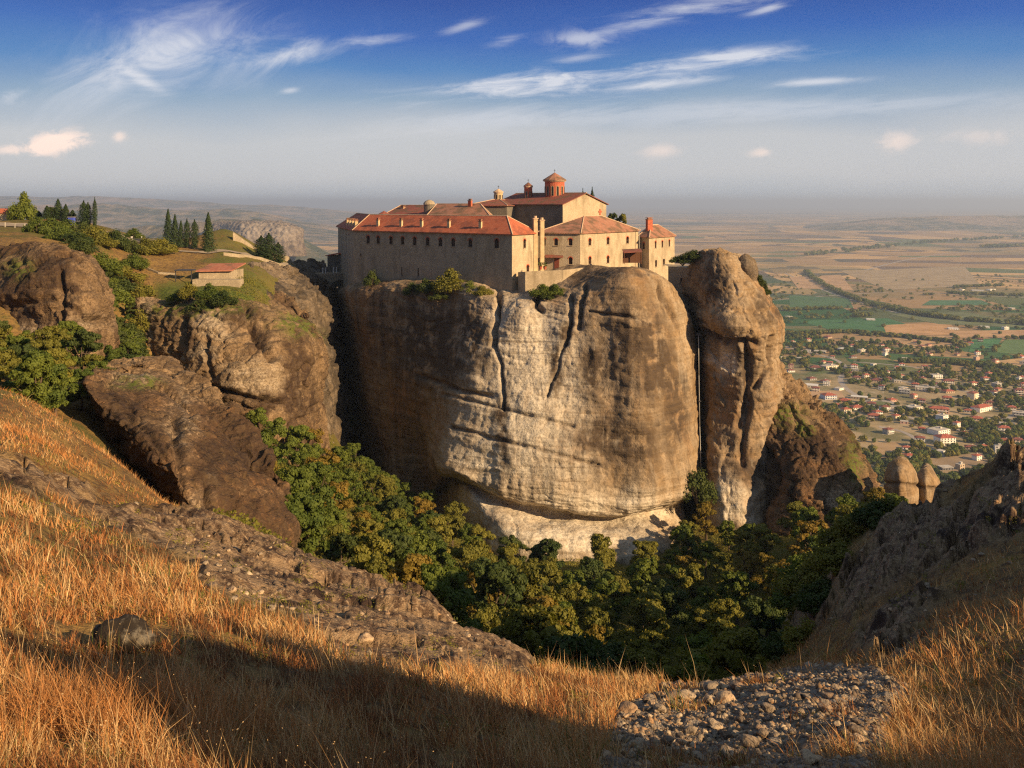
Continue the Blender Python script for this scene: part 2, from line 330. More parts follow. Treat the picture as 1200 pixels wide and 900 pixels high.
pc(900, [(2.5, 1150), (10.5, 905), (13, 860), (17, 818), (21, 797), (25, 792), (30, 806), (36, 806), (42, 796), (48, 782), (53, 775), (62, 820), (90, 790), (130, 705), (160, 650), (180, 620), (220, 600), (300, 620)]+END)
pc(950, [(2.5, 1150), (10.3, 905), (13, 856), (17, 812), (21, 792), (26, 781), (31, 782), (37, 762), (43, 735), (49, 705), (54, 682), (59, 672), (68, 712), (90, 730), (120, 700), (150, 645), (180, 620), (220, 600), (300, 620)]+END)
pc(1000, [(2.5, 1150), (10, 905), (13, 850), (17, 806), (21, 785), (25, 774), (29, 763), (33, 738), (37, 705), (41, 672), (45, 645), (49, 630), (56, 690), (80, 722), (120, 690), (155, 622), (200, 610), (300, 610), (600, 700)]+END)
pc(1100, [(2.5, 1130), (10.5, 905), (14.5, 840), (19, 785), (23, 748), (27, 715), (31, 681), (35, 650), (39, 622), (42, 600), (46, 578), (52, 650), (70, 730), (120, 685), (160, 620), (300, 610), (600, 700)]+END)
pc(1200, [(2.5, 1100), (10.5, 905), (15, 825), (20, 758), (24, 708), (28, 662), (32, 618), (36, 582), (39, 552), (42, 530), (48, 630), (65, 740), (120, 700), (160, 650), (300, 620), (600, 700)]+END)
pc(1400, [(2.5, 1040), (9.5, 880), (14, 795), (20, 715), (25, 665), (30, 620), (34, 600), (40, 650), (50, 730), (82, 780), (120, 760), (300, 680), (600, 720)]+END)
def ac(deg, prof): COLS[math.radians(deg)] = hh(prof+[(760, 300), (900, 306)])
ac(55, [(1.5, 2), (5, 3.4), (10, 5.6), (20, 7.6), (29, 5.5), (37, 4.2), (44, 10), (60, 34), (90, 56), (200, 60), (400, 180)])  # mid-range rise added out of view to shade the right slope
ac(75, [(1.5, 1.9), (5, 2.9), (10, 4.9), (20, 8.4), (35, 14), (60, 30), (100, 50), (200, 50), (400, 170)])
ac(95, [(1.5, 1.8), (5, 2.3), (10, 3.4), (20, 6.0), (35, 10), (60, 22), (110, 40), (200, 40), (400, 150)])
ac(120, [(1.5, 1.75), (5, 1.8), (10, 2.0), (20, 2.4), (35, 2), (60, 0), (110, 0), (200, 20), (400, 130)])
ac(150, [(1.5, 1.75), (5, 1.5), (10, 1.2), (20, .5), (35, -1), (60, -4), (110, -6), (200, 10), (400, 100)])
ac(180, [(1.5, 1.75), (5, 1.7), (10, 1.6), (20, 1.0), (35, 0), (60, -3), (110, -5), (200, 10), (400, 100)])
ac(-180, [(1.5, 1.75), (5, 1.7), (10, 1.6), (20, 1.0), (35, 0), (60, -3), (110, -5), (200, 10), (400, 100)])
ac(-130, [(1.5, 1.8), (5, 2.2), (10, 2.8), (20, 3.5), (35, 4), (60, 4), (110, 4), (200, 12), (400, 90)])
ac(-90, [(1.5, 1.9), (5, 2.9), (10, 4.4), (20, 6.5), (35, 8), (60, 9), (110, 8), (200, 9), (400, 60)])
ac(-65, [(1.5, 2), (5, 3.5), (10, 5.6), (20, 8), (35, 10), (60, 11), (110, 10), (200, 9), (300, 9), (400, 40)])
RMIN, RMAX, NR = 1.4, 900.0, 640
LR = np.linspace(math.log(RMIN), math.log(RMAX), NR)
def pchip(x, y, xi):
    x = np.asarray(x, float); y = np.asarray(y, float); h = np.diff(x); d = np.diff(y)/h; m = np.zeros_like(y)
    for i in range(1, len(x)-1):
        if d[i-1]*d[i] > 0:
            w1 = 2*h[i]+h[i-1]; w2 = h[i]+2*h[i-1]; m[i] = (w1+w2)/(w1/d[i-1]+w2/d[i])
    m[0] = d[0]; m[-1] = d[-1]
    k = np.clip(np.searchsorted(x, xi)-1, 0, len(x)-2); t = np.clip((xi-x[k])/h[k], 0, 1)
    return (1+2*t)*(1-t)**2*y[k]+t*(1-t)**2*h[k]*m[k]+t*t*(3-2*t)*y[k+1]+t*t*(t-1)*h[k]*m[k+1]
ths = sorted(COLS); prof = []
for th in ths:
    pr = COLS[th]; prof.append(pchip([math.log(a) for a, b in pr], [b for a, b in pr], LR))
prof = np.array(prof)                                    # (ncol, NR)
a1, a2 = math.radians(-33), math.radians(33)
TH = np.concatenate([np.linspace(-math.pi, math.radians(-50), 90, endpoint=False), np.linspace(math.radians(-50), a1, 60, endpoint=False),
                     np.linspace(a1, a2, 860, endpoint=False), np.linspace(a2, math.radians(50), 60, endpoint=False), np.linspace(math.radians(50), math.pi, 110)])
SL = np.empty((len(TH), NR))
for j in range(NR): SL[:, j] = pchip(ths, prof[:, j], TH)
R = np.exp(LR)[None, :]; X = R*np.sin(TH)[:, None]; Y = R*np.cos(TH)[:, None]; DROP = SL*R
pts = np.stack([X.ravel(), Y.ravel(), np.zeros(X.size)], 1); Rf = np.broadcast_to(R, X.shape).ravel()
PXf = 600+F*pts[:, 0]/np.maximum(pts[:, 1], .5); PYf = HZ+F*DROP.ravel()/np.maximum(pts[:, 1], .5)
infr = (pts[:, 1] > 3)
def inpoly(px, py, poly):
    r = np.zeros(len(px), bool); n = len(poly)
    for i in range(n):
        x1, y1 = poly[i]; x2, y2 = poly[(i+1) % n]
        c = ((y1 > py) != (y2 > py)) & (px < (x2-x1)*(py-y1)/(y2-y1+1e-9)+x1); r ^= c
    return r
SLAB_A = [(-200, 470), (0, 528), (60, 560), (150, 600), (190, 598), (260, 598), (340, 612), (400, 632), (450, 655), (530, 690), (610, 745), (660, 780), (605, 797), (520, 790), (440, 780), (375, 757), (315, 730), (258, 705), (230, 668), (180, 640), (120, 618), (60, 588), (0, 560), (-200, 520)]
SLAB_R = [(905, 760), (940, 700), (1000, 650), (1060, 590), (1110, 565), (1200, 515), (1500, 400), (1500, 520), (1200, 630), (1120, 672), (1060, 770), (1010, 775), (985, 730)]
GRAV = [(690, 930), (720, 850), (770, 812), (800, 800), (880, 785), (1000, 782), (1060, 800), (1050, 850), (1010, 930)]
jx = fbm(pts*.35, 5, .65)*60; jy = fbm(pts*.35+50, 5, .65)*34
near = infr & (Rf < 60)
rockm = (near & inpoly(PXf+jx, PYf+jy, SLAB_A)).astype(float)
rr = (infr & (Rf < 110) & inpoly(PXf+jx, PYf+jy, SLAB_R)).astype(float)*(fbm(pts*[.12, .12, 1]+9, 3) > -.12)
rockm = np.maximum(rockm, rr)
gravm = (infr & (Rf < 30) & inpoly(PXf+jx*.8, PYf+jy*.5, GRAV)).astype(float)
def blur(m, k=3):
    g = m.reshape(len(TH), NR)
    for _ in range(k): g = (np.roll(g, 1, 0)+g*2+np.roll(g, -1, 0))/4; g = (np.roll(g, 1, 1)+g*2+np.roll(g, -1, 1))/4
    return g.ravel()
gravm *= (fbm(pts*[.5, .5, 1]+21, 4) > -.22); rockm = blur(rockm, 10); gravm = blur(gravm, 8)
# relief
KN = (15.0, -1.5)   # unseen knoll, added to cast the foreground shadow band
ka = (pts[:, 0]-KN[0])*.809-(pts[:, 1]-KN[1])*.588; kb = (pts[:, 0]-KN[0])*.588+(pts[:, 1]-KN[1])*.809
DROP = DROP-(7.7*np.exp(-(np.abs(ka)/6.0)**3-(np.abs(kb-.6)/4.2)**4)*(1+.8*fbm(pts*.5+3, 4))).reshape(DROP.shape)
N2 = lambda s, o=4, ridge=False, off=0: fbm(pts*s+off, o, .5, ridge)
dz = N2(.02, 4)*np.clip((Rf-60)*.03, 0, 3.5) + N2(.12, 4)*np.clip(Rf*.012, .05, .9) + N2(.9, 3)*.07
lay = fbm(np.stack([pts[:, 0]*.25+pts[:, 1]*.35, pts[:, 0]*.9-pts[:, 1]*.6, pts[:, 0]*0], 1), 5, .55, True)
cq = np.stack([pts[:, 0]*.3+pts[:, 1]*.2, pts[:, 0]*.8-pts[:, 1]*.7, pts[:, 0]*0], 1)+fbm(pts*.3, 3)[:, None]*.8; cv, cb = cells(cq*.55, 2); cv2, cb2 = cells(cq*1.7, 5)
dz += blur(rr, 6)*((cv-.5)*.38-.2*np.exp(-(cb/.06)**2)+lay*.3+(cv2-.5)*.14)*sstep(Rf, 16, 26)
dz += rockm*(lay*.22+(cv-.5)*.42-.16*np.exp(-(cb/.04)**2)+(cv2-.5)*.14+N2(2.2, 3)*.02)*np.clip(Rf/25, .5, 1.5)
dz += gravm*(N2(1.5, 4)*.22+N2(5, 3, True)*.05)
keep = sstep(Rf, 2.5, 9); dz *= keep
ZT = (Z0-DROP.ravel()+dz)
ZG = ZT.reshape(len(TH), NR)
def height(x, y):
    x = np.asarray(x, float); y = np.asarray(y, float)
    th = np.arctan2(x, y); lr = np.clip(np.log(np.hypot(x, y)), LR[0], LR[-1]-1e-6)
    i = np.clip(np.searchsorted(TH, th)-1, 0, len(TH)-2); t = (th-TH[i])/(TH[i+1]-TH[i])
    jf = (lr-LR[0])/(LR[1]-LR[0]); j = np.clip(jf.astype(int), 0, NR-2); s = jf-j
    return (ZG[i, j]*(1-t)*(1-s)+ZG[i+1, j]*t*(1-s)+ZG[i, j+1]*(1-t)*s+ZG[i+1, j+1]*t*s)
def grid_lookup(arr, x, y):
    g = arr.reshape(len(TH), NR); th = np.arctan2(x, y); lr = np.log(np.hypot(x, y))
    i = np.clip(np.searchsorted(TH, th), 0, len(TH)-1); j = np.clip(np.round((lr-LR[0])/(LR[1]-LR[0])).astype(int), 0, NR-1); return g[i, j]
greenm = np.zeros(len(pts))
vall = infr & (Rf > np.where(PXf < 650, 60, 50)) & (Rf < 300) & (PXf > 250) & (PXf < 1060)
greenm[vall] = 1
greenm *= 1-.0*greenm
lawn = infr & inpoly(PXf, PYf, [(178, 330), (230, 322), (300, 330), (300, 350), (250, 362), (190, 352)]) & (Rf > 140) & (Rf < 215)
lawn = blur(lawn.astype(float), 3); mask = np.stack([rockm, np.maximum(lawn, blur(greenm, 6)*.6), gravm], 1)
gi = np.arange(len(TH)*NR).reshape(len(TH), NR)
q = np.stack([gi[:-1, :-1], gi[:-1, 1:], gi[1:, 1:], gi[1:, :-1]], -1).reshape(-1, 4)
seam = np.stack([gi[-1, :-1], gi[-1, 1:], gi[0, 1:], gi[0, :-1]], -1).reshape(-1, 4)
V = np.stack([pts[:, 0], pts[:, 1], ZT], 1)
V = np.vstack([V, [[0, 0, Z0-1.75]]]); ci = len(V)-1
tri = np.stack([np.full(len(TH)-1, ci), gi[:-1, 0], gi[1:, 0]], -1)
t = newmat('hillside'); p = t.pos
at = t.node('ShaderNodeAttribute', attribute_name='mask'); ms = t.node('ShaderNodeSeparateColor', {0: at.outputs['Color']})
n1 = t.noise(p, .25, 7, .62); n2 = t.noise(p, 1.7, 6, .66); n3 = t.noise(p, 7, 4, .7)
soil = t.mix(t.step(n1, .4, .62), (.20, .125, .05), (.27, .17, .055)); soil = t.mix(t.step(n2, .45, .65), soil, (.10, .065, .035))
soil = t.mix(t.math('MULTIPLY', t.step(t.noise(p, .06, 5, .6), .5, .6), .7), soil, (.09, .10, .028))
grn = t.mix(t.step(n2, .35, .65), (.05, .065, .015), (.12, .15, .03))
c = t.mix(t.math('MULTIPLY', ms.outputs[1], t.step(n1, .25, .5)), soil, grn)
rk = t.mix(t.step(n2, .42, .6), (.25, .17, .10), (.10, .062, .04)); rk = t.mix(t.step(n3, .5, .66), rk, (.36, .26, .165)); rk = t.mix(t.step(t.noise(t.mapv(p, (1.2, .35, .6), (0, 0, -.7)), .6, 7, .7), .50, .6), rk, (.05, .032, .024))
c = t.mix(ms.outputs[0], c, rk)
gv = t.mix(t.step(n3, .4, .6), (.13, .10, .075), (.26, .22, .18)); c = t.mix(ms.outputs[2], c, gv)
t.l.new(c, t.b.inputs['Base Color']); t.b.inputs['Specular IOR Level'].default_value = .1
t.l.new(t.bump(t.math('ADD', n2, t.math('MULTIPLY', n3, .4)), .8, .35), t.b.inputs['Normal'])
M['terrain'] = t.m
me = mesh_np('hillside', V, [q, seam, tri], M['terrain'], True); attr(me, 'mask', np.vstack([mask, [[0, 0, 0]]]))
tag(link('hillside_ground', me), 'hillside and ravine of dry golden slopes falling away from the viewpoint', kind='structure')

# ================================================================ PLAIN
t = newmat('plain fields'); p = t.pos
spx = t.node('ShaderNodeSeparateXYZ', {0: p})
warp = t.node('ShaderNodeVectorMath', {0: p, 1: t.node('ShaderNodeVectorMath', {0: t.node('ShaderNodeTexNoise', {'Vector': p, 'Scale': .0006, 'Detail': 2.0}).outputs['Color'], 1: (500, 500, 0)}, operation='MULTIPLY').outputs[0]}, operation='ADD').outputs[0]
def parcels(sx, sy, rot):
    vo = t.node('ShaderNodeTexVoronoi', {'Vector': t.mapv(warp, (sx, sy, 0), (0, 0, rot)), 'Scale': 1.0, 'Randomness': .75}, distance='CHEBYCHEV', feature='F1')
    return t.node('ShaderNodeSeparateColor', {0: vo.outputs['Color']})
A = parcels(.0016, .0042, .35); B = parcels(.0034, .0014, .2)
sel = t.step(t.noise(p, .00035, 2), .45, .55)
rnd = t.math('ADD', t.math('MULTIPLY', A.outputs[0], t.math('SUBTRACT', 1.0, sel)), t.math('MULTIPLY', B.outputs[0], sel))
rn2 = t.math('ADD', t.math('MULTIPLY', A.outputs[1], t.math('SUBTRACT', 1.0, sel)), t.math('MULTIPLY', B.outputs[1], sel))
dryc = t.ramp(rnd, [(0, (.34, .23, .12)), (.22, (.50, .32, .14)), (.38, (.17, .125, .09)), (.52, (.52, .35, .17)), (.68, (.12, .11, .08)), (.8, (.36, .24, .12)), (.92, (.13, .16, .07))], 'CONSTANT')
grnc = t.ramp(rnd, [(0, (.10, .13, .045)), (.2, (.33, .22, .11)), (.34, (.055, .12, .04)), (.5, (.16, .15, .07)), (.66, (.035, .10, .035)), (.78, (.30, .2, .1)), (.9, (.09, .115, .05))], 'CONSTANT')
dist = spx.outputs[1]
gm = t.math('SUBTRACT', t.step(dist, 900, 1500), t.step(t.math('ADD', dist, t.math('MULTIPLY', rn2, 1200)), 3400, 4200))
c = t.mix(t.math('MAXIMUM', gm, 0.0), dryc, grnc)
town = t.mix(t.step(t.noise(p, .012, 6, .65), .45, .6), (.38, .29, .17), (.17, .155, .075)); town = t.mix(t.step(t.noise(p, .05, 5, .7), .56, .68), town, (.44, .37, .28))
c = t.mix(t.math('SUBTRACT', 1.0, t.step(t.math('ADD', dist, t.math('MULTIPLY', t.noise(p, .004, 3), 500)), 1750, 1900)), c, town)
scrub = t.step(t.noise(t.mapv(p, (1, .7, 1)), .0011, 6, .6), .53, .60)
c = t.mix(t.math('MULTIPLY', scrub, .5), c, (.15, .15, .08))
far = t.step(t.noise(t.mapv(p, (.6, 1, 1)), .00022, 5, .6), .52, .60)
c = t.mix(t.math('MULTIPLY', t.math('MULTIPLY', far, t.step(dist, 6000, 9500)), .85), c, (.055, .075, .06))
c = t.mix(t.math('MULTIPLY', t.step(t.noise(p, .02, 6, .7), .5, .7), .35), c, (.14, .11, .07))
t.l.new(c, t.b.inputs['Base Color']); t.b.inputs['Specular IOR Level'].default_value = 0.05; M['plain'] = t.m
NX = 60
gx = np.sinh(np.linspace(-4, 4, NX))/np.sinh(4)*58000; gy = np.concatenate([[-58000, -20000, -5000, 0], np.geomspace(300, 58000, 60)])
XX, YY = np.meshgrid(gx, gy, indexing='ij'); gi2 = np.arange(XX.size).reshape(XX.shape)
me = mesh_np('plain', np.stack([XX.ravel(), YY.ravel(), XX.ravel()*0], 1), np.stack([gi2[:-1, :-1], gi2[1:, :-1], gi2[1:, 1:], gi2[:-1, 1:]], -1).reshape(-1, 4), M['plain'])
tag(link('plain_ground', me), 'wide flat plain of tan and green field parcels running to the horizon', kind='structure')

# ---- hills far off (real relief on the plain)
def hill_mesh(name, label, cols, near_d, far_d, mat, seed, amp=.25, n=(220, 60), rough=.006):
    """ridge crest through (px,row,d) points; falls to the plain in front and behind"""
    cols = sorted(cols); px = np.linspace(cols[0][0], cols[-1][0], n[0])
    row = np.interp(px, [c[0] for c in cols], [c[1] for c in cols]); cd = np.interp(px, [c[0] for c in cols], [c[2] for c in cols])
    tt = np.linspace(0, 1, n[1]); out = []
    for i in range(n[0]):
        d = cd[i]; hgt = Z0-d*(row[i]-HZ)/F
        dd = np.where(tt < .5, d-near_d+near_d*tt*2, d+(tt-.5)*2*far_d); s = 1-np.abs(tt-.5)*2
        out.append(np.stack([dd*(px[i]-600)/F, dd, hgt*s**.9], 1))
    g = np.array(out); v = g.reshape(-1, 3)
    edge = (np.minimum(np.linspace(0, 1, n[0])*6, np.linspace(1, 0, n[0])*6)).clip(0, 1)[:, None]*np.ones((1, n[1]))
    s = (1-np.abs(np.linspace(0, 1, n[1])-.5)*2)[None, :]*np.ones((n[0], 1))
    nz = fbm(v*[rough*.6, rough*.6, 0]+seed, 5, .55, True)
    v[:, 2] = v[:, 2]*edge.ravel()+nz*amp*np.maximum(v[:, 2], 30)*(s*edge).ravel()-(1-(s*edge).ravel())**6*12
    gi = np.arange(len(v)).reshape(n)
    me = mesh_np(name, v, np.stack([gi[:-1, :-1], gi[1:, :-1], gi[1:, 1:], gi[:-1, 1:]], -1).reshape(-1, 4), mat, True)
    tag(link(name, me), label, kind='structure')
t = newmat('scrubby hills'); p = t.pos
c = t.mix(t.step(t.noise(p, .006, 7, .65), .42, .6), (.06, .075, .045), (.24, .19, .12)); c = t.mix(t.step(t.noise(p, .0012, 4), .5, .62), c, (.3, .22, .15))
t.l.new(c, t.b.inputs['Base Color']); t.l.new(t.bump(t.noise(p, .006, 8, .7), .8, 60), t.b.inputs['Normal']); M['hills'] = t.m
hill_mesh('hills', 'low hazy mountains along the horizon', [(-700, 228, 16000), (-200, 226, 16000), (0, 231, 16000), (60, 234, 16000), (130, 231, 16000), (200, 237, 16000), (300, 241, 16000), (420, 241, 16000), (520, 246, 16000)], 3000, 3000, M['hills'], 3, .18, rough=.0011)
hill_mesh('hills', 'rolling hazy ridges in front of the mountains', [(-700, 246, 8500), (-100, 248, 8500), (120, 243, 8500), (210, 249, 8500), (300, 247, 8500), (380, 250, 8500), (460, 262, 8500)], 1800, 2600, M['hills'], 8, .25, rough=.002)
hill_mesh('hills', 'nearer dark wooded hill behind the conifers', [(-400, 262, 4300), (60, 270, 4300), (150, 272, 4300), (200, 265, 4200), (240, 262, 4200), (300, 259, 4200), (350, 262, 4200), (400, 276, 4200), (440, 298, 4200)], 650, 1500, M['hills'], 5, .18, rough=.0045)
hill_mesh('hills', 'flat dark wooded rise on the plain towards the horizon', [(930, 262, 11000), (990, 258, 11000), (1100, 254, 11000), (1300, 252, 11000), (1500, 258, 11000)], 1500, 3000, M['hills'], 11, .12, rough=.002)

# ================================================================ ROCKS
def crint(a, n, axis, periodic=False):
    a = np.moveaxis(np.asarray(a, float), axis, 0); m = len(a)
    if periodic: tt = np.linspace(0, m, n, endpoint=False); i = tt.astype(int); g = lambda k: a[(i+k) % m]
    else: tt = np.linspace(0, m-1, n); i = np.minimum(tt.astype(int), m-2); g = lambda k: a[np.clip(i+k, 0, m-1)]
    f = (tt-i).reshape(-1, *([1]*(a.ndim-1))); p0, p1, p2, p3 = g(-1), g(0), g(1), g(2)
    r = .5*(2*p1+(p2-p0)*f+(2*p0-5*p1+4*p2-p3)*f*f+(3*p1-p0-3*p2+p3)*f**3); return np.moveaxis(r, 0, axis)
def poly_dist(px, py, line):
    best = np.full(len(px), 1e9)
    for (x1, y1), (x2, y2) in zip(line[:-1], line[1:]):
        L = (x2-x1)**2+(y2-y1)**2; t_ = np.clip(((px-x1)*(x2-x1)+(py-y1)*(y2-y1))/L, 0, 1)
        best = np.minimum(best, np.hypot(px-x1-t_*(x2-x1), py-y1-t_*(y2-y1)))
    return best
def rock(name, label, cat, rows, thick, mat, nu=300, nv=220, cap=1.5, big=1.2, strata=.5, flute=.5, fine=.25, cracks=(), pale=(), dark=(), moss=(), seed=0.0, kind=None, bulge=(), round_=.6, block=0.0):
    rows = [[P(*q_) for q_ in r] for r in rows]; ring = []
    for r in rows:
        r = np.array(r); nb = len(r); b = r[::-1][1:-1].copy() if nb > 2 else r[::-1].copy()
        k = np.sin(np.linspace(0, math.pi, len(b)+2)[1:-1])**.5; yb = r[[0, -1], 1].max()*.5+b[:, 1]*.5+thick*(.3+.7*k); cx_ = (r[:, 0]/r[:, 1]).mean(); b[:, 0] = (cx_+(b[:, 0]/b[:, 1]-cx_)*.93)*yb; b[:, 1] = yb; b[:, 2] = r[:, 2].mean()
        ring.append(np.vstack([r, b]))
    ring = np.array(ring); c = ring[0].mean(0); caps = []
    for s_, z in ((.03, 1.0), (.4, .95), (.75, .7)):
        k = ring[0].copy(); k[:, :2] = c[:2]+(k[:, :2]-c[:2])*s_; k[:, 2] = ring[0][:, 2]*s_+c[2]*(1-s_)+cap*z; caps.append(k)
    g = np.vstack([np.array(caps), ring]); g = crint(crint(g, nv, 0), nu, 1, True)
    du_ = np.roll(g, -1, 1)-np.roll(g, 1, 1); dv_ = np.gradient(g, axis=0); nr = np.cross(du_, dv_); nr /= np.linalg.norm(nr, axis=2)[..., None]+1e-9
    cen = g.mean((0, 1)); out_ = ((g-cen)*nr).sum(2).mean()
    if out_ < 0: nr = -nr
    v = g.reshape(-1, 3); nrm = nr.reshape(-1, 3); px = 600+F*v[:, 0]/v[:, 1]; py = HZ+F*(Z0-v[:, 2])/v[:, 1]; fr = v[:, 1] < cen[1]+thick*.6
    strata *= .5; flute *= .45
    d = big*fbm(v*[.07, .07, .05]+seed, 4, .5)*2
    zt = v[:, 2]+.06*v[:, 0]+fbm(v*.05+seed+5, 2)*3
    st = fbm(np.stack([v[:, 0]*.03, v[:, 1]*.03, zt*.42], 1)+seed, 5, .6); d += strata*st*2
    led = fbm(np.stack([v[:, 0]*.02, v[:, 1]*.02, zt*.2], 1)+seed+31, 3, .6, True); d -= strata*1.6*sstep(led, .35, .6)
    side = 1-np.abs(nrm[:, 2]); d += flute*side*fbm(np.stack([v[:, 0]*.28, v[:, 1]*.28, v[:, 2]*.025], 1)+seed+11, 4, .55, True)
    if block:
        cv, cb = cells((v+fbm(v*.3+seed, 2)[:, None]*2.0)*[.16, .16, .30], seed); d += block*(cv-.5)*2-block*.9*np.exp(-(cb/.07)**2); cv, cb = cells((v+fbm(v*.6+seed, 2)[:, None])*[.5, .5, .8], seed+3); d += block*.35*(cv-.5)*2-block*.3*np.exp(-(cb/.08)**2)
    d += fine*fbm(v*.7+seed, 4, .6)+fine*.8*fbm(v*.25+seed+3, 3, .6, True)
    dm = np.zeros(len(v))
    for line, wd, dep in cracks:
        x = poly_dist(px+fbm(v*.2+seed, 3)*5, py, line); k = np.exp(-(x/wd)**2)*fr; d -= dep*k; dm = np.maximum(dm, np.exp(-(x/(wd*1.3))**2)*fr*.7)
    for (bx, by, rx, ry, amt) in bulge: d += amt*np.exp(-((px-bx)/rx)**2-((py-by)/ry)**2)*fr
    m = np.zeros((len(v), 3)); m[:, 1] = dm
    wob = fbm(v*.12+seed+77, 4)*18
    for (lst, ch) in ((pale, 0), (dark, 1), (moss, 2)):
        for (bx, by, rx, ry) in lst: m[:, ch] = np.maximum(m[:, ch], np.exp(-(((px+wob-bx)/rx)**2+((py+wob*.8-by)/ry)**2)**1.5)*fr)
    v = v+nrm*d[:, None]
    gi = np.arange(len(v)).reshape(nv, nu); gj = np.roll(gi, -1, 1)
    f = np.stack([gi[:-1], gj[:-1], gj[1:], gi[1:]], -1).reshape(-1, 4)
    if out_ > 0: f = f[:, ::-1]
    f = f[:, ::-1] if False else f
    me = mesh_np(name, v, [f, gi[0][None, :], gi[-1][None, :]], mat, True); attr(me, 'mask', m)
    o = link(name, me); tag(o, label, cat, None, kind); return o, v, px, py

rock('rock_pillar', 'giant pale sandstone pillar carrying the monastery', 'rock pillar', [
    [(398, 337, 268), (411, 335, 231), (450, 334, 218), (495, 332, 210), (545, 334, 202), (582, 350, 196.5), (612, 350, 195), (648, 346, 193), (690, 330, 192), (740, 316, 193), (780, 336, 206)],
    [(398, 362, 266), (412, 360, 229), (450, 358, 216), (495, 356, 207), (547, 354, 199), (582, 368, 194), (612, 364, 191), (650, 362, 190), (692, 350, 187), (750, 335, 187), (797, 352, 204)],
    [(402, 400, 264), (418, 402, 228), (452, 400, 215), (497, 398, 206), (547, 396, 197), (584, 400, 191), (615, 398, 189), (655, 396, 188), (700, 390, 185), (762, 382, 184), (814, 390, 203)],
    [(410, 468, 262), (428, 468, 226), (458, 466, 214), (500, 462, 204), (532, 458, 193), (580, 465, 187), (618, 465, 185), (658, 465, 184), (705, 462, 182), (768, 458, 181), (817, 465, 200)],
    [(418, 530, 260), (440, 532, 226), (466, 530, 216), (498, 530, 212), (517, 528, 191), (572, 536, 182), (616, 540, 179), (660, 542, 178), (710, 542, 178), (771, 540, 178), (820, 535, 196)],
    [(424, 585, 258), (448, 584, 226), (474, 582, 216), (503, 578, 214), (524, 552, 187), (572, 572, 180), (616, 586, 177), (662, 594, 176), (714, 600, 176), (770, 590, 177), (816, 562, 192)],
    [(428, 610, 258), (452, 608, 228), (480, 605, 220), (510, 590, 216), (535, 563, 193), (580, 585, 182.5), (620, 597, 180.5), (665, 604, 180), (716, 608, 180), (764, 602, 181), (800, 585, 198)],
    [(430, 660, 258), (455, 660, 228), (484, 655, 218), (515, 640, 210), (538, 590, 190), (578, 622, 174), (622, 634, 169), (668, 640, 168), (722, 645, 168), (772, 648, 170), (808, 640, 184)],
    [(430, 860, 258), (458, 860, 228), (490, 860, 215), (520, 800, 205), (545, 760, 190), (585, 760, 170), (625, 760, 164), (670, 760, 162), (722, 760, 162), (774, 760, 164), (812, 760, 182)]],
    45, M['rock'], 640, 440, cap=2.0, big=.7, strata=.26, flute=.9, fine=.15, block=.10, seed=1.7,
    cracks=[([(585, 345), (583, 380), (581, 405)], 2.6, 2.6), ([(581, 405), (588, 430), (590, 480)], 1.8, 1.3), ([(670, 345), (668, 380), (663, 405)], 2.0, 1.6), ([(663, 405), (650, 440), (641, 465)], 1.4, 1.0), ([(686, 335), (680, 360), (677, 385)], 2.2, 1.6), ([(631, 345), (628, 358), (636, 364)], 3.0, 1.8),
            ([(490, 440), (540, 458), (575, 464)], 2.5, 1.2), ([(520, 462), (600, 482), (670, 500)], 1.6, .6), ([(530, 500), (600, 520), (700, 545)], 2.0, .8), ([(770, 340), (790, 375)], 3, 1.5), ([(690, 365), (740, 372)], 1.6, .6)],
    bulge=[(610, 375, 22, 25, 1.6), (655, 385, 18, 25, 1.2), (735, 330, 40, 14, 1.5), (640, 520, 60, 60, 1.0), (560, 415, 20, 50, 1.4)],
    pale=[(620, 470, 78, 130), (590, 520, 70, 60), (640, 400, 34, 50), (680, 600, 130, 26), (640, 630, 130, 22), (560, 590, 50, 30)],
    dark=[(745, 400, 36, 50), (730, 520, 60, 34), (790, 480, 18, 60), (560, 395, 24, 45), (500, 400, 70, 62), (545, 375, 25, 20), (655, 385, 14, 12), (725, 400, 14, 60), (770, 430, 30, 40), (700, 430, 16, 50), (650, 430, 9, 45), (590, 500, 8, 60), (700, 320, 50, 14)], kind='structure')  # dark spots on the left flank paint in its shade; others are rock tone
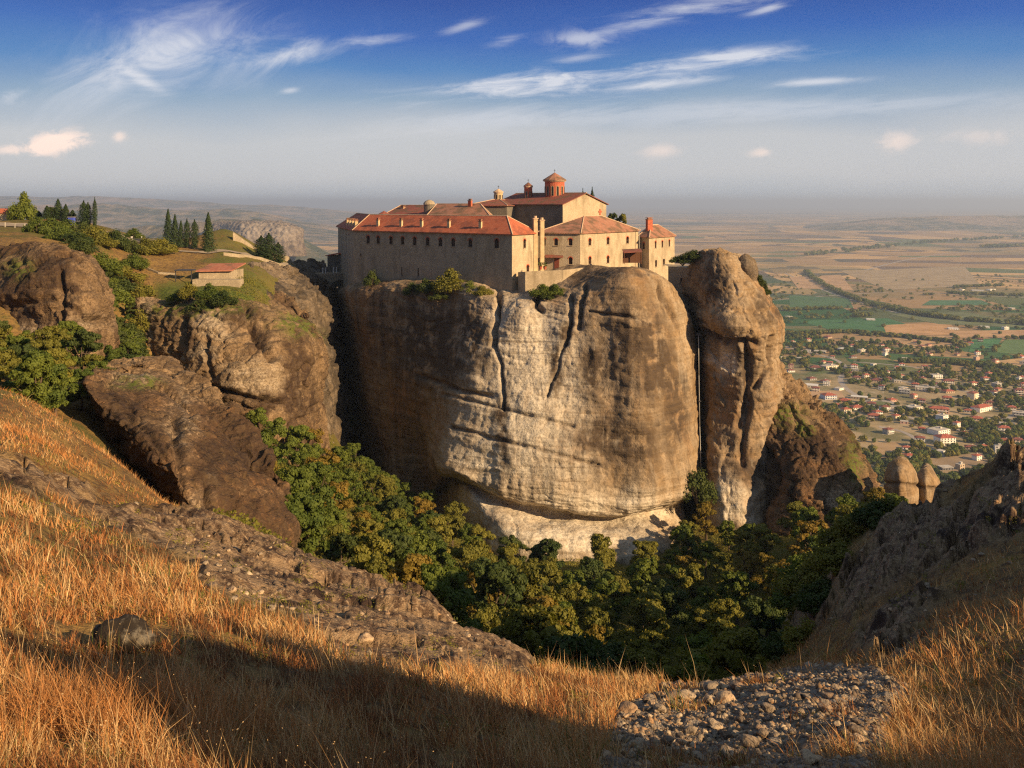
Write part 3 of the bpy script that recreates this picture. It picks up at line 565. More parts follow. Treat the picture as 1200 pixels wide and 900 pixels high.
rock('rock_pillar', 'brown right-hand sandstone pillar with an overhang, beyond the cleft', 'rock pillar', [
    [(802, 322, 214), (815, 302, 206), (832, 295, 200), (856, 298, 199), (872, 312, 204), (884, 325, 212)],
    [(792, 345, 216), (818, 338, 201), (842, 335, 194), (870, 335, 193), (892, 340, 198), (903, 350, 210)],
    [(806, 375, 218), (821, 372, 199), (845, 372, 190), (876, 370, 189), (904, 372, 194), (918, 380, 208)],
    [(812, 400, 220), (823, 396, 200), (848, 394, 191), (880, 398, 188), (905, 398, 193), (917, 402, 208)],
    [(812, 430, 221), (824, 430, 198), (850, 425, 192), (880, 430, 190), (904, 430, 193), (913, 430, 209)],
    [(815, 480, 222), (826, 480, 197), (854, 478, 190), (886, 478, 188), (910, 470, 191), (925, 462, 206)],
    [(816, 540, 222), (828, 540, 191), (860, 540, 185), (895, 540, 186), (915, 530, 195), (935, 520, 206)],
    [(817, 610, 220), (830, 620, 186), (864, 620, 179), (900, 620, 182), (930, 612, 192), (955, 600, 204)],
    [(810, 790, 220), (830, 790, 184), (870, 790, 176), (915, 790, 176), (950, 780, 184), (980, 770, 200)]],
    3, M['rock'], 300, 320, cap=2.5, big=.7, strata=.3, flute=.4, fine=.22, block=.3, seed=9.1,
    cracks=[([(826, 388), (850, 398), (884, 402)], 4, 1.8), ([(885, 345), (905, 380)], 3, 1.0), ([(872, 400), (878, 450), (866, 500)], 4, 1.6), ([(905, 395), (900, 430), (885, 455)], 2.5, 1.4), ([(880, 470), (868, 520), (872, 545)], 3.5, 1.5)],
    bulge=[(860, 378, 30, 20, 1.5), (860, 560, 16, 20, 1.2)],
    pale=[(850, 590, 40, 30), (850, 420, 25, 14)], dark=[(838, 330, 22, 26), (893, 365, 14, 18), (870, 440, 12, 40), (875, 545, 20, 22)], kind='structure')
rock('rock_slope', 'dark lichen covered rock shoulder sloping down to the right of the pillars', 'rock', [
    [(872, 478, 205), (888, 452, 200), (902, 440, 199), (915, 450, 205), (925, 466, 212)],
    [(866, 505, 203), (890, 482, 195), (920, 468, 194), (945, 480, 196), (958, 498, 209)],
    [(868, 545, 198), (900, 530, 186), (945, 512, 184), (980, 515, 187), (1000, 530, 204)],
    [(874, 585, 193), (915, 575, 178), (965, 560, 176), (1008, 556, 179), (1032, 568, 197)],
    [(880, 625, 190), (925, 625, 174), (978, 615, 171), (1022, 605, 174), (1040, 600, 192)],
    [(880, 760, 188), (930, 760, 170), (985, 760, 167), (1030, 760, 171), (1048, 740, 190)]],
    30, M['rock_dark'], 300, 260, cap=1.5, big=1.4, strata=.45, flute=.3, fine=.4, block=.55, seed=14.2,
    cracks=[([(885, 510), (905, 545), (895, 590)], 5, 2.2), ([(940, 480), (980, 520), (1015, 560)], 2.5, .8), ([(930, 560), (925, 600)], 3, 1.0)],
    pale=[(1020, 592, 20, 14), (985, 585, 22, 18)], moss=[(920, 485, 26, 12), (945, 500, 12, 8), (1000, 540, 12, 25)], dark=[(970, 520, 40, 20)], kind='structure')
rock('rock_cliff', 'brown cliff at the far left edge below the road', 'cliff', [
    [(-120, 300, 148), (-50, 296, 140), (10, 296, 134), (60, 296, 132), (100, 308, 132), (126, 330, 142)],
    [(-130, 330, 142), (-50, 330, 133), (10, 326, 127), (65, 322, 125), (108, 330, 127), (132, 350, 140)],
    [(-140, 380, 138), (-50, 380, 129), (10, 375, 124), (65, 375, 121), (112, 375, 123), (131, 385, 138)],
    [(-140, 420, 138), (-50, 420, 127), (10, 415, 122), (65, 412, 119), (112, 408, 122), (130, 410, 138)],
    [(-140, 520, 138), (-50, 520, 125), (10, 520, 120), (65, 520, 117), (112, 520, 120), (130, 520, 138)]],
    25, M['rock_dark'], 300, 180, cap=1.5, big=1.0, strata=.35, flute=.25, fine=.28, block=.42, seed=21.,
    cracks=[([(72, 320), (75, 410)], 3, 1.2), ([(10, 360), (60, 350), (120, 375)], 3, .8)], pale=[(100, 378, 26, 12), (20, 390, 30, 20)], moss=[(20, 315, 18, 14)], dark=[(50, 320, 50, 22), (30, 350, 12, 25)], kind='structure')
rock('rock_cliff', 'golden brown cliff below the green lawn, left of the chasm', 'cliff', [
    [(158, 346, 172), (200, 358, 162), (250, 364, 157), (296, 358, 160), (340, 372, 168), (366, 392, 182)],
    [(157, 370, 168), (202, 378, 157), (252, 384, 152), (300, 384, 154), (350, 392, 161), (376, 402, 180)],
    [(163, 400, 165), (205, 405, 153), (256, 412, 148), (308, 415, 149), (356, 415, 158), (381, 420, 179)],
    [(172, 425, 162), (212, 438, 150), (262, 450, 145), (316, 460, 146), (354, 462, 156), (378, 470, 178)],
    [(178, 450, 160), (216, 462, 149), (268, 482, 144), (322, 498, 145), (358, 505, 155), (384, 520, 176)],
    [(178, 500, 158), (216, 520, 147), (268, 560, 142), (322, 580, 143), (362, 585, 152), (392, 590, 174)],
    [(178, 640, 158), (216, 650, 147), (268, 680, 142), (322, 680, 143), (366, 680, 152), (398, 680, 172)]],
    26, M['rock_dark'], 360, 240, cap=1.0, big=.8, strata=.35, flute=.35, fine=.28, block=.45, seed=27.,
    cracks=[([(200, 432), (250, 455), (300, 468), (330, 470)], 2.5, 1.8), ([(215, 370), (210, 400), (195, 430)], 4, 1.5), ([(290, 360), (300, 385), (318, 420)], 5, 2.0), ([(240, 395), (245, 440)], 3, 1.)],
    pale=[(300, 445, 40, 22), (225, 415, 26, 18), (170, 370, 10, 24), (245, 378, 26, 14)], dark=[(345, 440, 14, 50), (215, 395, 12, 30), (300, 385, 14, 30), (280, 370, 18, 14), (340, 475, 40, 14)], moss=[(352, 385, 24, 10), (335, 375, 20, 8), (235, 362, 60, 9), (200, 362, 30, 10)], kind='structure')
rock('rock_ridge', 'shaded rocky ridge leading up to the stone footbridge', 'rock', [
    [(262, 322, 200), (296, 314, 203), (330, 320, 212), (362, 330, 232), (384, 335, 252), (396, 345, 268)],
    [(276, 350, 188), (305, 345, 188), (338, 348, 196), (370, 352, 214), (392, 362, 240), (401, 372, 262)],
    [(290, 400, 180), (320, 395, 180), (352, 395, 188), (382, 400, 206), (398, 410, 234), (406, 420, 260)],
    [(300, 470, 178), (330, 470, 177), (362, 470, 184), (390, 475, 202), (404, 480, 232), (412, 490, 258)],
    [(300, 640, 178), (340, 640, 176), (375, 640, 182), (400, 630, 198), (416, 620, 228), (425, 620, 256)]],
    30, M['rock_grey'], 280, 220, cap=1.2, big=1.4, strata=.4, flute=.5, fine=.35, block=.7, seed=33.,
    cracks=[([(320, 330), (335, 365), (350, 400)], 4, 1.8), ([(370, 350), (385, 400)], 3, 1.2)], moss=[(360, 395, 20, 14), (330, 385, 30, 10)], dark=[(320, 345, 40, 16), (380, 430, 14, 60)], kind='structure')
rock('boulder', 'huge leaning dark boulder slab beside the golden slope', 'boulder', [
    [(103, 446, 80), (112, 434, 86), (140, 434, 92), (185, 438, 95), (214, 452, 94), (228, 466, 92)],
    [(101, 456, 77), (126, 464, 76), (160, 470, 77), (205, 474, 80), (243, 484, 84), (262, 494, 88)],
    [(114, 486, 76), (142, 500, 71), (178, 508, 70), (224, 514, 73), (268, 524, 78), (292, 532, 84)],
    [(140, 525, 75), (172, 540, 68), (203, 548, 65), (248, 552, 68), (300, 560, 74), (320, 566, 80)],
    [(166, 568, 74), (196, 582, 67), (218, 590, 63), (264, 592, 65), (318, 596, 70), (336, 595, 77)],
    [(184, 600, 74), (206, 618, 67), (228, 625, 62), (272, 628, 63), (326, 622, 69), (347, 612, 76)],
    [(184, 680, 74), (206, 690, 67), (228, 690, 62), (272, 690, 63), (326, 680, 69), (347, 670, 76)]],
    8, M['rock_dark'], 380, 300, cap=.5, big=.5, strata=.3, flute=.15, fine=.4, block=.28, seed=41.,
    cracks=[([(210, 480), (205, 520), (215, 560)], 5, .6), ([(245, 565), (250, 600)], 3, .7), ([(150, 480), (195, 540), (208, 600)], 4, .4)], pale=[(150, 445, 30, 10), (215, 500, 22, 40), (235, 590, 24, 20)], dark=[(140, 510, 24, 50), (180, 560, 30, 34), (270, 540, 40, 26)], moss=[(160, 450, 26, 9)])
for lab, cx, cy, d_, rx, ry, sd in (('tan boulder standing first right of the dark rock shoulder', 1056, 566, 168, 19, 26, 51.), ('rounded small boulder at the right end of the rock row', 1086, 570, 172, 15, 20, 55.)):
    rock('boulder', lab, 'boulder', [[(cx-rx*.7, cy-ry*.75, d_+1), (cx, cy-ry, d_), (cx+rx*.7, cy-ry*.7, d_+1)], [(cx-rx, cy-ry*.2, d_+1), (cx, cy-ry*.3, d_-3), (cx+rx, cy-ry*.1, d_+1)],
         [(cx-rx, cy+ry*.6, d_+1), (cx, cy+ry*.6, d_-3), (cx+rx, cy+ry*.7, d_+1)], [(cx-rx*1.1, cy+ry*3, d_+1), (cx, cy+ry*3, d_-3), (cx+rx*1.1, cy+ry*3, d_+1)]], 5, M['rock'], 90, 70, cap=.6, big=.3, strata=.1, flute=.1, fine=.2, seed=sd, cracks=[([(cx-rx, cy), (cx+rx, cy+3)], 2, .5)])
rock('boulder', 'rounded capstone perched on top of the right pillar', 'boulder', [[(864, 306, 203), (874, 299, 202), (884, 306, 203)], [(862, 316, 203), (875, 314, 199), (888, 318, 203)], [(864, 328, 203), (876, 328, 200), (887, 330, 203)], [(868, 350, 203), (876, 350, 201), (884, 350, 203)]], 5, M['rock_grey'], 90, 70, cap=.5, big=.3, strata=.1, flute=.1, fine=.2, seed=61.)
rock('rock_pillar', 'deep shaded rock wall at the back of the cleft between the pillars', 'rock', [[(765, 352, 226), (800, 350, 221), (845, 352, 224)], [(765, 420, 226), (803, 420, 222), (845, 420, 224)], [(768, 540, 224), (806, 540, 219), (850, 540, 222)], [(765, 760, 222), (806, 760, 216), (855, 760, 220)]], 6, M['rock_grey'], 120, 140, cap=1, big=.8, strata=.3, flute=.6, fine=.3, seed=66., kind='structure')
# distant pale cliff
rock('rock_cliff', 'distant pink grey cliff band beyond the conifers', 'cliff', [
    [(248, 264, 3900), (262, 262, 3800), (285, 261, 3700), (310, 262, 3700), (335, 263, 3700), (353, 268, 3800)],
    [(246, 270, 3850), (262, 270, 3740), (285, 270, 3650), (310, 270, 3650), (335, 271, 3650), (354, 274, 3760)],
    [(244, 278, 3800), (262, 279, 3720), (285, 281, 3620), (310, 283, 3620), (335, 282, 3620), (354, 280, 3740)],
    [(242, 300, 3750), (262, 300, 3650), (285, 300, 3550), (310, 300, 3550), (335, 300, 3550), (358, 300, 3700)]],
    500, M['rock_grey'], 240, 90, cap=6, big=6, strata=1.5, flute=16, fine=4, seed=71., pale=[(300, 272, 60, 14)], kind='structure')
M['tile_old2'] = tile_mat('old red tiles', (.30, .10, .06), (.40, .18, .11))
# ================================================================ MONASTERY
def pl(px, d): return np.array([(px-600)*d/F, d])
def hz_(h): return Z0-h
def wall_panel(wb, parent, A, B, zt, zb, wins, mat_frame, depth=.35, style=None):
    """wall from A to B (plan, seen with A at the left), openings wins=(s,z,w,h,arched) cut out; adds window parts"""
    A = np.array(A, float); B = np.array(B, float); L = np.linalg.norm(B-A); u_ = (B-A)/L; n_ = np.array([u_[1], -u_[0]])   # outward
    def pt(s, z, o=0.0): q_ = A+u_*s-n_*o; return (q_[0], q_[1], z)
    xs = sorted({0.0, L, *[w_[0]-w_[2]/2 for w_ in wins], *[w_[0]+w_[2]/2 for w_ in wins]}); zs = sorted({zb, zt, *[w_[1]-w_[3]/2 for w_ in wins], *[w_[1]+w_[3]/2 for w_ in wins]})
    for a, b in zip(xs[:-1], xs[1:]):
        for c, d in zip(zs[:-1], zs[1:]):
            m, k = (a+b)/2, (c+d)/2
            if any(abs(m-w_[0]) < w_[2]/2 and abs(k-w_[1]) < w_[3]/2 for w_ in wins): continue
            wb.poly([pt(a, c), pt(b, c), pt(b, d), pt(a, d)])
    for (s, z, ww, wh, arch) in wins:
        l, r, bt, tp = s-ww/2, s+ww/2, z-wh/2, z+wh/2
        spr = tp-ww/2 if arch else tp
        prof_ = [(l, bt), (r, bt), (r, spr)]
        if arch:
            arcp = [(s+ww/2*math.cos(a), spr+ww/2*math.sin(a)) for a in np.linspace(0, math.pi, 9)]
            prof_ = [(l, bt), (r, bt)]+arcp
            wb.poly([pt(r, tp)]+[pt(*q_) for q_ in arcp[:5]][::-1] if False else [pt(*q_) for q_ in [(r, tp)]+arcp[4::-1]])
            wb.poly([pt(*q_) for q_ in [(l, tp)]+arcp[8:3:-1]])
        else: prof_ += [(l, spr)]
        for i in range(len(prof_)):
            a, b = prof_[i], prof_[(i+1) % len(prof_)]; wb.poly([pt(*a), pt(*a, depth), pt(*b, depth), pt(*b)])
        wn = MB(); wn.poly([pt(*q_, depth-.02) for q_ in prof_]); o = wn.build('window', M['glass'], parent)
        fr = MB(); rz = math.atan2(u_[1], u_[0])
        cpt = pt(s, z, depth-.08); fr.box(cpt, (.09, .06, wh*.96), rz); fr.box(pt(s, z-wh*.05, depth-.08), (ww*.96, .05, .08), rz)
        fr.box(pt(s, bt+.04, depth-.1), (ww, .1, .08), rz); fr.box(pt(l+.05, z-wh*.08, depth-.1), (.09, .1, wh*.8), rz); fr.box(pt(r-.05, z-wh*.08, depth-.1), (.09, .1, wh*.8), rz)
        fr.build('window_frame', M['wood'], o)
        sl = MB(); sl.box(pt(s, bt-.06, -.04), (ww+.3, .22, .1), rz); sl.build('sill', mat_frame, o)
        if arch:
            lt = MB(); R0, R1 = ww/2, ww/2+.22
            for a, b in zip(np.linspace(0, math.pi, 9)[:-1], np.linspace(0, math.pi, 9)[1:]):
                q4 = [(s+R*math.cos(x_), spr+R*math.sin(x_)) for R, x_ in ((R0, a), (R1, a), (R1, b), (R0, b))]
                lt.poly([pt(*q_, -.03) for q_ in q4])
            lt.build('arch_surround', M['brick'], o)
def pix_on_wall(A, B, px, py):
    A = np.array(A, float); B = np.array(B, float); k = (px-600)/F; d = B-A      # (A.x+s d.x) = k (A.y+s d.y)
    s = (k*A[1]-A[0])/(d[0]-k*d[1]); y = A[1]+s*d[1]; return s*np.linalg.norm(d), Z0-y*(py-HZ)/F, y
def wins_px(A, B, lst): 
    o = []
    for (px, py, w_, h_, ar) in lst:
        s, z, y = pix_on_wall(A, B, px, py); o.append((s, z, w_, h_, ar))
    return o
def offset_poly(pts, d):
    n = len(pts); out_ = []; area = sum(pts[i][0]*pts[(i+1) % n][1]-pts[(i+1) % n][0]*pts[i][1] for i in range(n)); sg = 1 if area > 0 else -1
    for i in range(n):
        p0, p1, p2 = np.array(pts[i-1], float), np.array(pts[i], float), np.array(pts[(i+1) % n], float)
        a = (p1-p0)/np.linalg.norm(p1-p0); b = (p2-p1)/np.linalg.norm(p2-p1); na = np.array([a[1], -a[0]])*sg; nb = np.array([b[1], -b[0]])*sg
        m = na+nb; m /= np.linalg.norm(m); out_.append(p1+m*d/max(.35, m.dot(na)))
    return out_
def roof_from(name, parent, eaves, ridge, zt, zr, mat, over=.5, thick=.22, ridge_idx=None, faces=None, caps=True):
    """eaves: footprint pts; ridge: plan pts; faces: lists of ('e',i)/('r',j)"""
    ev = offset_poly(eaves, over); E = [np.array([p_[0], p_[1], zt]) for p_ in ev]; Rg = [np.array([p_[0], p_[1], z_]) for p_, z_ in zip(ridge, zr if isinstance(zr, (list, tuple)) else [zr]*len(ridge))]
    b = MB()
    for f in faces: b.poly([(E if k == 'e' else Rg)[i] for k, i in f])
    n = len(E)
    for i in range(n): j = (i+1) % n; b.poly([E[i]-[0, 0, thick], E[j]-[0, 0, thick], E[j], E[i]])
    b.poly([e-[0, 0, thick] for e in E][::-1])
    r = b.build(name, mat, parent)
    if caps:
        lines = set()
        for f in faces:
            for i in range(len(f)):
                a, c = f[i], f[(i+1) % len(f)]
                if a[0] == 'r' or c[0] == 'r': lines.add(tuple(sorted([a, c])))
        cb = MB()
        for a, c in sorted(lines): cb.tube((E if a[0] == 'e' else Rg)[a[1]], (E if c[0] == 'e' else Rg)[c[1]], .14, .14, 5)
        cb.build('ridge_tiles', M['ridge'], r)
    return r
def chimney(parent, x, y, z0, z1, w_=.9, mat='plaster', capm='tile_old', rz=-.6, name='chimney'):
    b = MB(); b.box((x, y, (z0+z1)/2), (w_, w_*.7, z1-z0), rz); c = b.build(name, M[mat], parent)
    k = MB(); k.box((x, y, z1+.07), (w_+.25, w_*.7+.25, .14), rz); k.box((x, y, z1+.3), (w_*.7, w_*.5, .3), rz); k.box((x, y, z1+.5), (w_+.1, w_*.7+.1, .12), rz); k.build('chimney_cap', M[capm], c)
    return c
GM = 'buildings of the monastery'
# ---- long wing
A = np.array([0., 200.]); uL = np.array([-40.8, 29.]); uL /= np.linalg.norm(uL); inn = np.array([.58, .815]); B = np.array([-40.8, 229.]); C = np.array([-52.4, 267.])
A2 = A+inn*10; zE = hz_(6.99); root = empty('monastery_wing', (-20, 215, 280)); tag(root, 'long stone wing with red roof and one row of arched windows, left of the courtyard', 'building', GM)
def keep(o, root): pass
root.location = (0, 0, 0)
wb = MB()
Wn = [(431.3, 280.5, 1.15, 2.0, 1), (443, 281, 1.15, 2.0, 1), (458, 281.5, 1.15, 2.0, 1), (471.7, 281.8, 1.15, 2.0, 1), (485.8, 282.4, 1.15, 2.0, 1), (501, 283, 1.15, 2.0, 1), (516, 283.5, 1.15, 2.0, 1), (531, 284, 1.15, 2.0, 1), (551, 284.5, 1.15, 2.0, 1), (582, 285.4, 1.25, 2.2, 1),
      (470.7, 318, .4, 2.2, 0), (490, 319.3, .4, 2.2, 0), (422.7, 298.6, .5, .6, 0)]
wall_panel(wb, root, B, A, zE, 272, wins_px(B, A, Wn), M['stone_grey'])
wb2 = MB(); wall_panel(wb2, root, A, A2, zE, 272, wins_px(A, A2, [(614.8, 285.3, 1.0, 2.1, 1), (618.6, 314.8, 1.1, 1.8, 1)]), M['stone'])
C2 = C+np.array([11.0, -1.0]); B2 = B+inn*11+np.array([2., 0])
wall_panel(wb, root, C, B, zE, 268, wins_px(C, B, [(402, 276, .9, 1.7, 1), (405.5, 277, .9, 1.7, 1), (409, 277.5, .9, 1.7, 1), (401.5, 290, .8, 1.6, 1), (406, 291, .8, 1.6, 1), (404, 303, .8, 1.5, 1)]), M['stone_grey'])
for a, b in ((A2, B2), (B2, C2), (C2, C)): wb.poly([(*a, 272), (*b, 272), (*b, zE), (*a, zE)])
wb.build('walls', M['stone_grey'], root); wb2.build('end_wall', M['stone'], root)  # shaded sides get duller stone than the lit end: light put into colour
mid = lambda p_, q_, t_=.5: p_*(1-t_)+q_*t_
rA = mid(A, A2)+uL*5; rB = B+inn*5.2-uL*.5; rC = mid(C, C2)+np.array([1., -4.])
roof_from('roof', root, [B, A, A2, B2, C2, C], [rA, rB, rC], zE, zE+4.0, M['tile_red'], faces=[[('e', 0), ('e', 1), ('r', 0), ('r', 1)], [('e', 1), ('e', 2), ('r', 0)], [('e', 2), ('e', 3), ('r', 1), ('r', 0)], [('e', 3), ('e', 4), ('r', 2), ('r', 1)], [('e', 4), ('e', 5), ('r', 2)], [('e', 5), ('e', 0), ('r', 1), ('r', 2)]])
for px in (443, 470, 494, 526, 563):
    s, z, y = pix_on_wall(B+inn*1.2, A+inn*1.2, px, 262); q_ = (B+inn*1.2)+(A-B)/np.linalg.norm(A-B)*s; chimney(root, q_[0], q_[1], zE+.6, zE+2.7, .75, rz=-.62)
for k in range(4):
    q_ = mid(B, C, .06+.16*k)+np.array([.8, .3]); chimney(root, q_[0], q_[1], zE-.2, zE+2.3, 1.1, rz=-1.2)
# ---- pair of tall flues in the corner
for px, tp in ((627.3, 256.5), (635.0, 258.5)):
    x, y = pl(px, 207.5); b = MB(); b.box((x, y, (278+hz_((tp-HZ)*207.5/F))/2), (.95, .8, hz_((tp-HZ)*207.5/F)-278), .3); lab = 'taller cream flue stack rising up the wall, beside the sunlit end of the long wing' if px < 630 else 'lower cream flue stack rising up the wall, beside the shaded doorway'
    o = b.build('flue_stack', M['plaster']); tag(o, lab, 'chimney stack', 'tall flues in the corner of the courtyard')
    k = MB(); k.box((x, y, hz_((tp-HZ)*207.5/F)+.1), (1.25, 1.1, .2), .3); k.cyl((x, y), .35, hz_((tp-HZ)*207.5/F)+.2, hz_((tp-HZ)*207.5/F)+.7, 8); k.build('cap', M['ridge'], o)
# ---- middle wing
D0, D1, D2 = np.array([6.0, 210.6]), np.array([16.0, 208.]), np.array([32.5, 228.]); zE2 = hz_(6.99)
D3 = D2+np.array([-9., 8.]); D4 = D0+np.array([2., 10.]); root = empty('monastery_wing'); tag(root, 'middle sunlit stone wing with hipped weathered roof and two rows of arched windows', 'building', GM)
wb = MB()
wall_panel(wb, root, D0, D1, zE2, 276, wins_px(D0, D1, [(637.5, 282.8, .8, 1.7, 1), (651.5, 283.5, .95, 1.7, 1), (668.5, 283.5, .95, 1.7, 1), (668.5, 305.5, .95, 1.7, 1)]), M['stone'])
wall_panel(wb, root, D1, D2, zE2, 272, wins_px(D1, D2, [(691.3, 283.5, 1.15, 1.7, 1), (712.5, 282.2, 1.15, 1.75, 1), (735.4, 281.2, 1.2, 1.75, 1), (691.3, 305, 1.15, 1.8, 1), (712.5, 304, 1.15, 1.8, 1)]), M['stone'])
for a, b in ((D2, D3), (D3, D4), (D4, D0)): wb.poly([(*a, 272), (*b, 272), (*b, zE2), (*a, zE2)])
wb.build('walls', M['stone'], root)
roof_from('roof', root, [D0, D1, D2, D3, D4], [np.array([17.8, 219.]), np.array([22.5, 224.])], zE2, zE2+3.8, M['tile_old'], over=.45,
          faces=[[('e', 0), ('e', 1), ('r', 0)], [('e', 1), ('e', 2), ('r', 1), ('r', 0)], [('e', 2), ('e', 3), ('r', 1)], [('e', 3), ('e', 4), ('r', 0), ('r', 1)], [('e', 4), ('e', 0), ('r', 0)]])
x, y = pl(652.5, 208.3); b = MB(); zz = hz_((309.2-HZ)*208.8/F); uf = math.atan2(D1[1]-D0[1], D1[0]-D0[0]); s, z, yy = pix_on_wall(D0, D1, 652.5, 309); q_ = D0+(D1-D0)/np.linalg.norm(D1-D0)*s; nrm2 = np.array([(D1-D0)[1], -(D1-D0)[0]]); nrm2 /= np.linalg.norm(nrm2)
b.box((*(q_+nrm2*.06), z), (1.1, .12, 2.6), uf); o = b.build('door', M['door'], root); k = MB(); k.box((*(q_+nrm2*.16)+np.array([.35, 0]), z), (.08, .08, .25), uf); k.build('handle', M['iron'], o)
aw = MB(); c_ = q_+nrm2*.75-np.array([.5, 0]); aw.hexa([(*(c_+np.array(e)), z+1.5+(.0)) for e in ((-2.1, -.5), (2.1, -.9), (2.1, .7), (-2.1, 1.1))], [(*(c_+np.array(e)), z+1.62+h_) for e, h_ in (((-2.1, -.5), 0), ((2.1, -.9), 0), ((2.1, .7), .5), ((-2.1, 1.1), .5))])
aw.build('porch_roof', M['tile_dark'], root)
# drain pipe
x, y = pl(749.2, 226.2); b = MB(); b.tube((x, y, 283), (x, y, zE2+1), .09); b.build('drainpipe', M['pale_metal'], root)
# ---- end wing
E0, E1, E2 = pl(748.5, 230.), pl(760.6, 226.), pl(790.5, 238.); zE3 = hz_(8.7); E3 = E2+np.array([-6., 9.]); E4 = E0+np.array([1., 8.])
root = empty('monastery_wing'); tag(root, 'rightmost small sunlit wing with hipped roof, standing on the rock edge', 'building', GM); wb = MB()
wall_panel(wb, root, E0, E1, zE3, 276, wins_px(E0, E1, [(754.3, 288, .95, 1.8, 1)]), M['stone'])
wall_panel(wb, root, E1, E2, zE3, 274, wins_px(E1, E2, [(768.3, 286.6, .85, 1.8, 1), (776.2, 286, .85, 1.8, 1), (784.4, 284.9, .85, 1.8, 1), (768.8, 308.8, 1.1, 1.7, 0), (778, 307.3, 1.1, 1.7, 0)]), M['stone'])
for a, b in ((E2, E3), (E3, E4), (E4, E0)): wb.poly([(*a, 274), (*b, 274), (*b, zE3), (*a, zE3)])
wb.build('walls', M['stone'], root)
roof_from('roof', root, [E0, E1, E2, E3, E4], [np.array([37., 236.]), np.array([39.5, 240.])], zE3, zE3+2.9, M['tile_old'], over=.4,
          faces=[[('e', 0), ('e', 1), ('r', 0)], [('e', 1), ('e', 2), ('r', 1), ('r', 0)], [('e', 2), ('e', 3), ('r', 1)], [('e', 3), ('e', 4), ('r', 0), ('r', 1)], [('e', 4), ('e', 0), ('r', 0)]])
x, y = pl(760.8, 232.); chimney(root, x, y, zE3+1.0, zE3+4.4, 1.5, 'brick', rz=.4)
# ---- church
def gable(label, g0, g1, bdir, Lb, zw, zr, zb, roofm, wallm, name='church', wins=(), zwl=None):
    root = empty(name); tag(root, label, 'church' if name == 'church' else 'building', GM); g0, g1 = np.array(g0), np.array(g1); bd = np.array(bdir)/np.linalg.norm(bdir)
    b0, b1 = g0+bd*Lb, g1+bd*Lb; wb = MB(); m0, m1 = mid(g0, g1), mid(b0, b1)
    wall_panel(wb, root, g0, g1, zw, zb, [], M['stone']); wb.poly([(*g0, zw), (*g1, zw), (*m0, zr)])
    for a, b in ((g1, b1), (b1, b0)): wb.poly([(*a, zb), (*b, zb), (*b, zw), (*a, zw)])
    wb.poly([(*b1, zw), (*b0, zw), (*m1, zr)]); wb.build('gable_wall', M['stone'], root)
    sb = MB(); wall_panel(sb, root, b0, g0, zw, zb, wins, M['stone']); sb.build('side_wall', M[wallm], root)  # darker stone than the lit gable, shade painted into the wall
    rb = MB(); og = (g0-g1)/np.linalg.norm(g0-g1); f_ = -bd*.45
    for a, b, c, d, s in ((g0, b0, m0, m1, 1), (g1, b1, m0, m1, -1)):
        e0, e1 = a+og*s*.6+f_, b+og*s*.6-f_; t0, t1 = c+f_, d-f_; dz_ = .18+((zr-zw)/np.linalg.norm(g0-m0))*-.6
        bt = [(*e0, zw+dz_), (*e1, zw+dz_), (*t1, zr+.18), (*t0, zr+.18)]; bt = bt if s < 0 else bt[::-1]; rb.hexa([(p_[0], p_[1], p_[2]) for p_ in bt], [(p_[0], p_[1], p_[2]+.22) for p_ in bt])
    r = rb.build('roof', M[roofm], root); cb = MB(); cb.tube((*(m0+f_), zr+.42), (*(m1-f_), zr+.42), .15); cb.build('ridge_tiles', M['ridge'], r)
    return root, m0, m1
G0, G1 = pl(659.5, 235.), pl(710.5, 248.)
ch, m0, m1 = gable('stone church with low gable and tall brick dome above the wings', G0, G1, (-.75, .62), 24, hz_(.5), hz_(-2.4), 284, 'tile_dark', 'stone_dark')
rv = (G1-G0)/np.linalg.norm(G1-G0); nn = np.array([rv[1], -rv[0]]); s, z, yy = pix_on_wall(G0, G1, 703, 249.5); q_ = G0+rv*s+nn*.06
b = MB(); b.box((*q_, z), (.55, .12, 2.2), math.atan2(rv[1], rv[0])); b.box((*(q_+nn*.01), z+.35), (1.4, .12, .5), math.atan2(rv[1], rv[0])); b.build('cross_relief', M['brick'], ch)
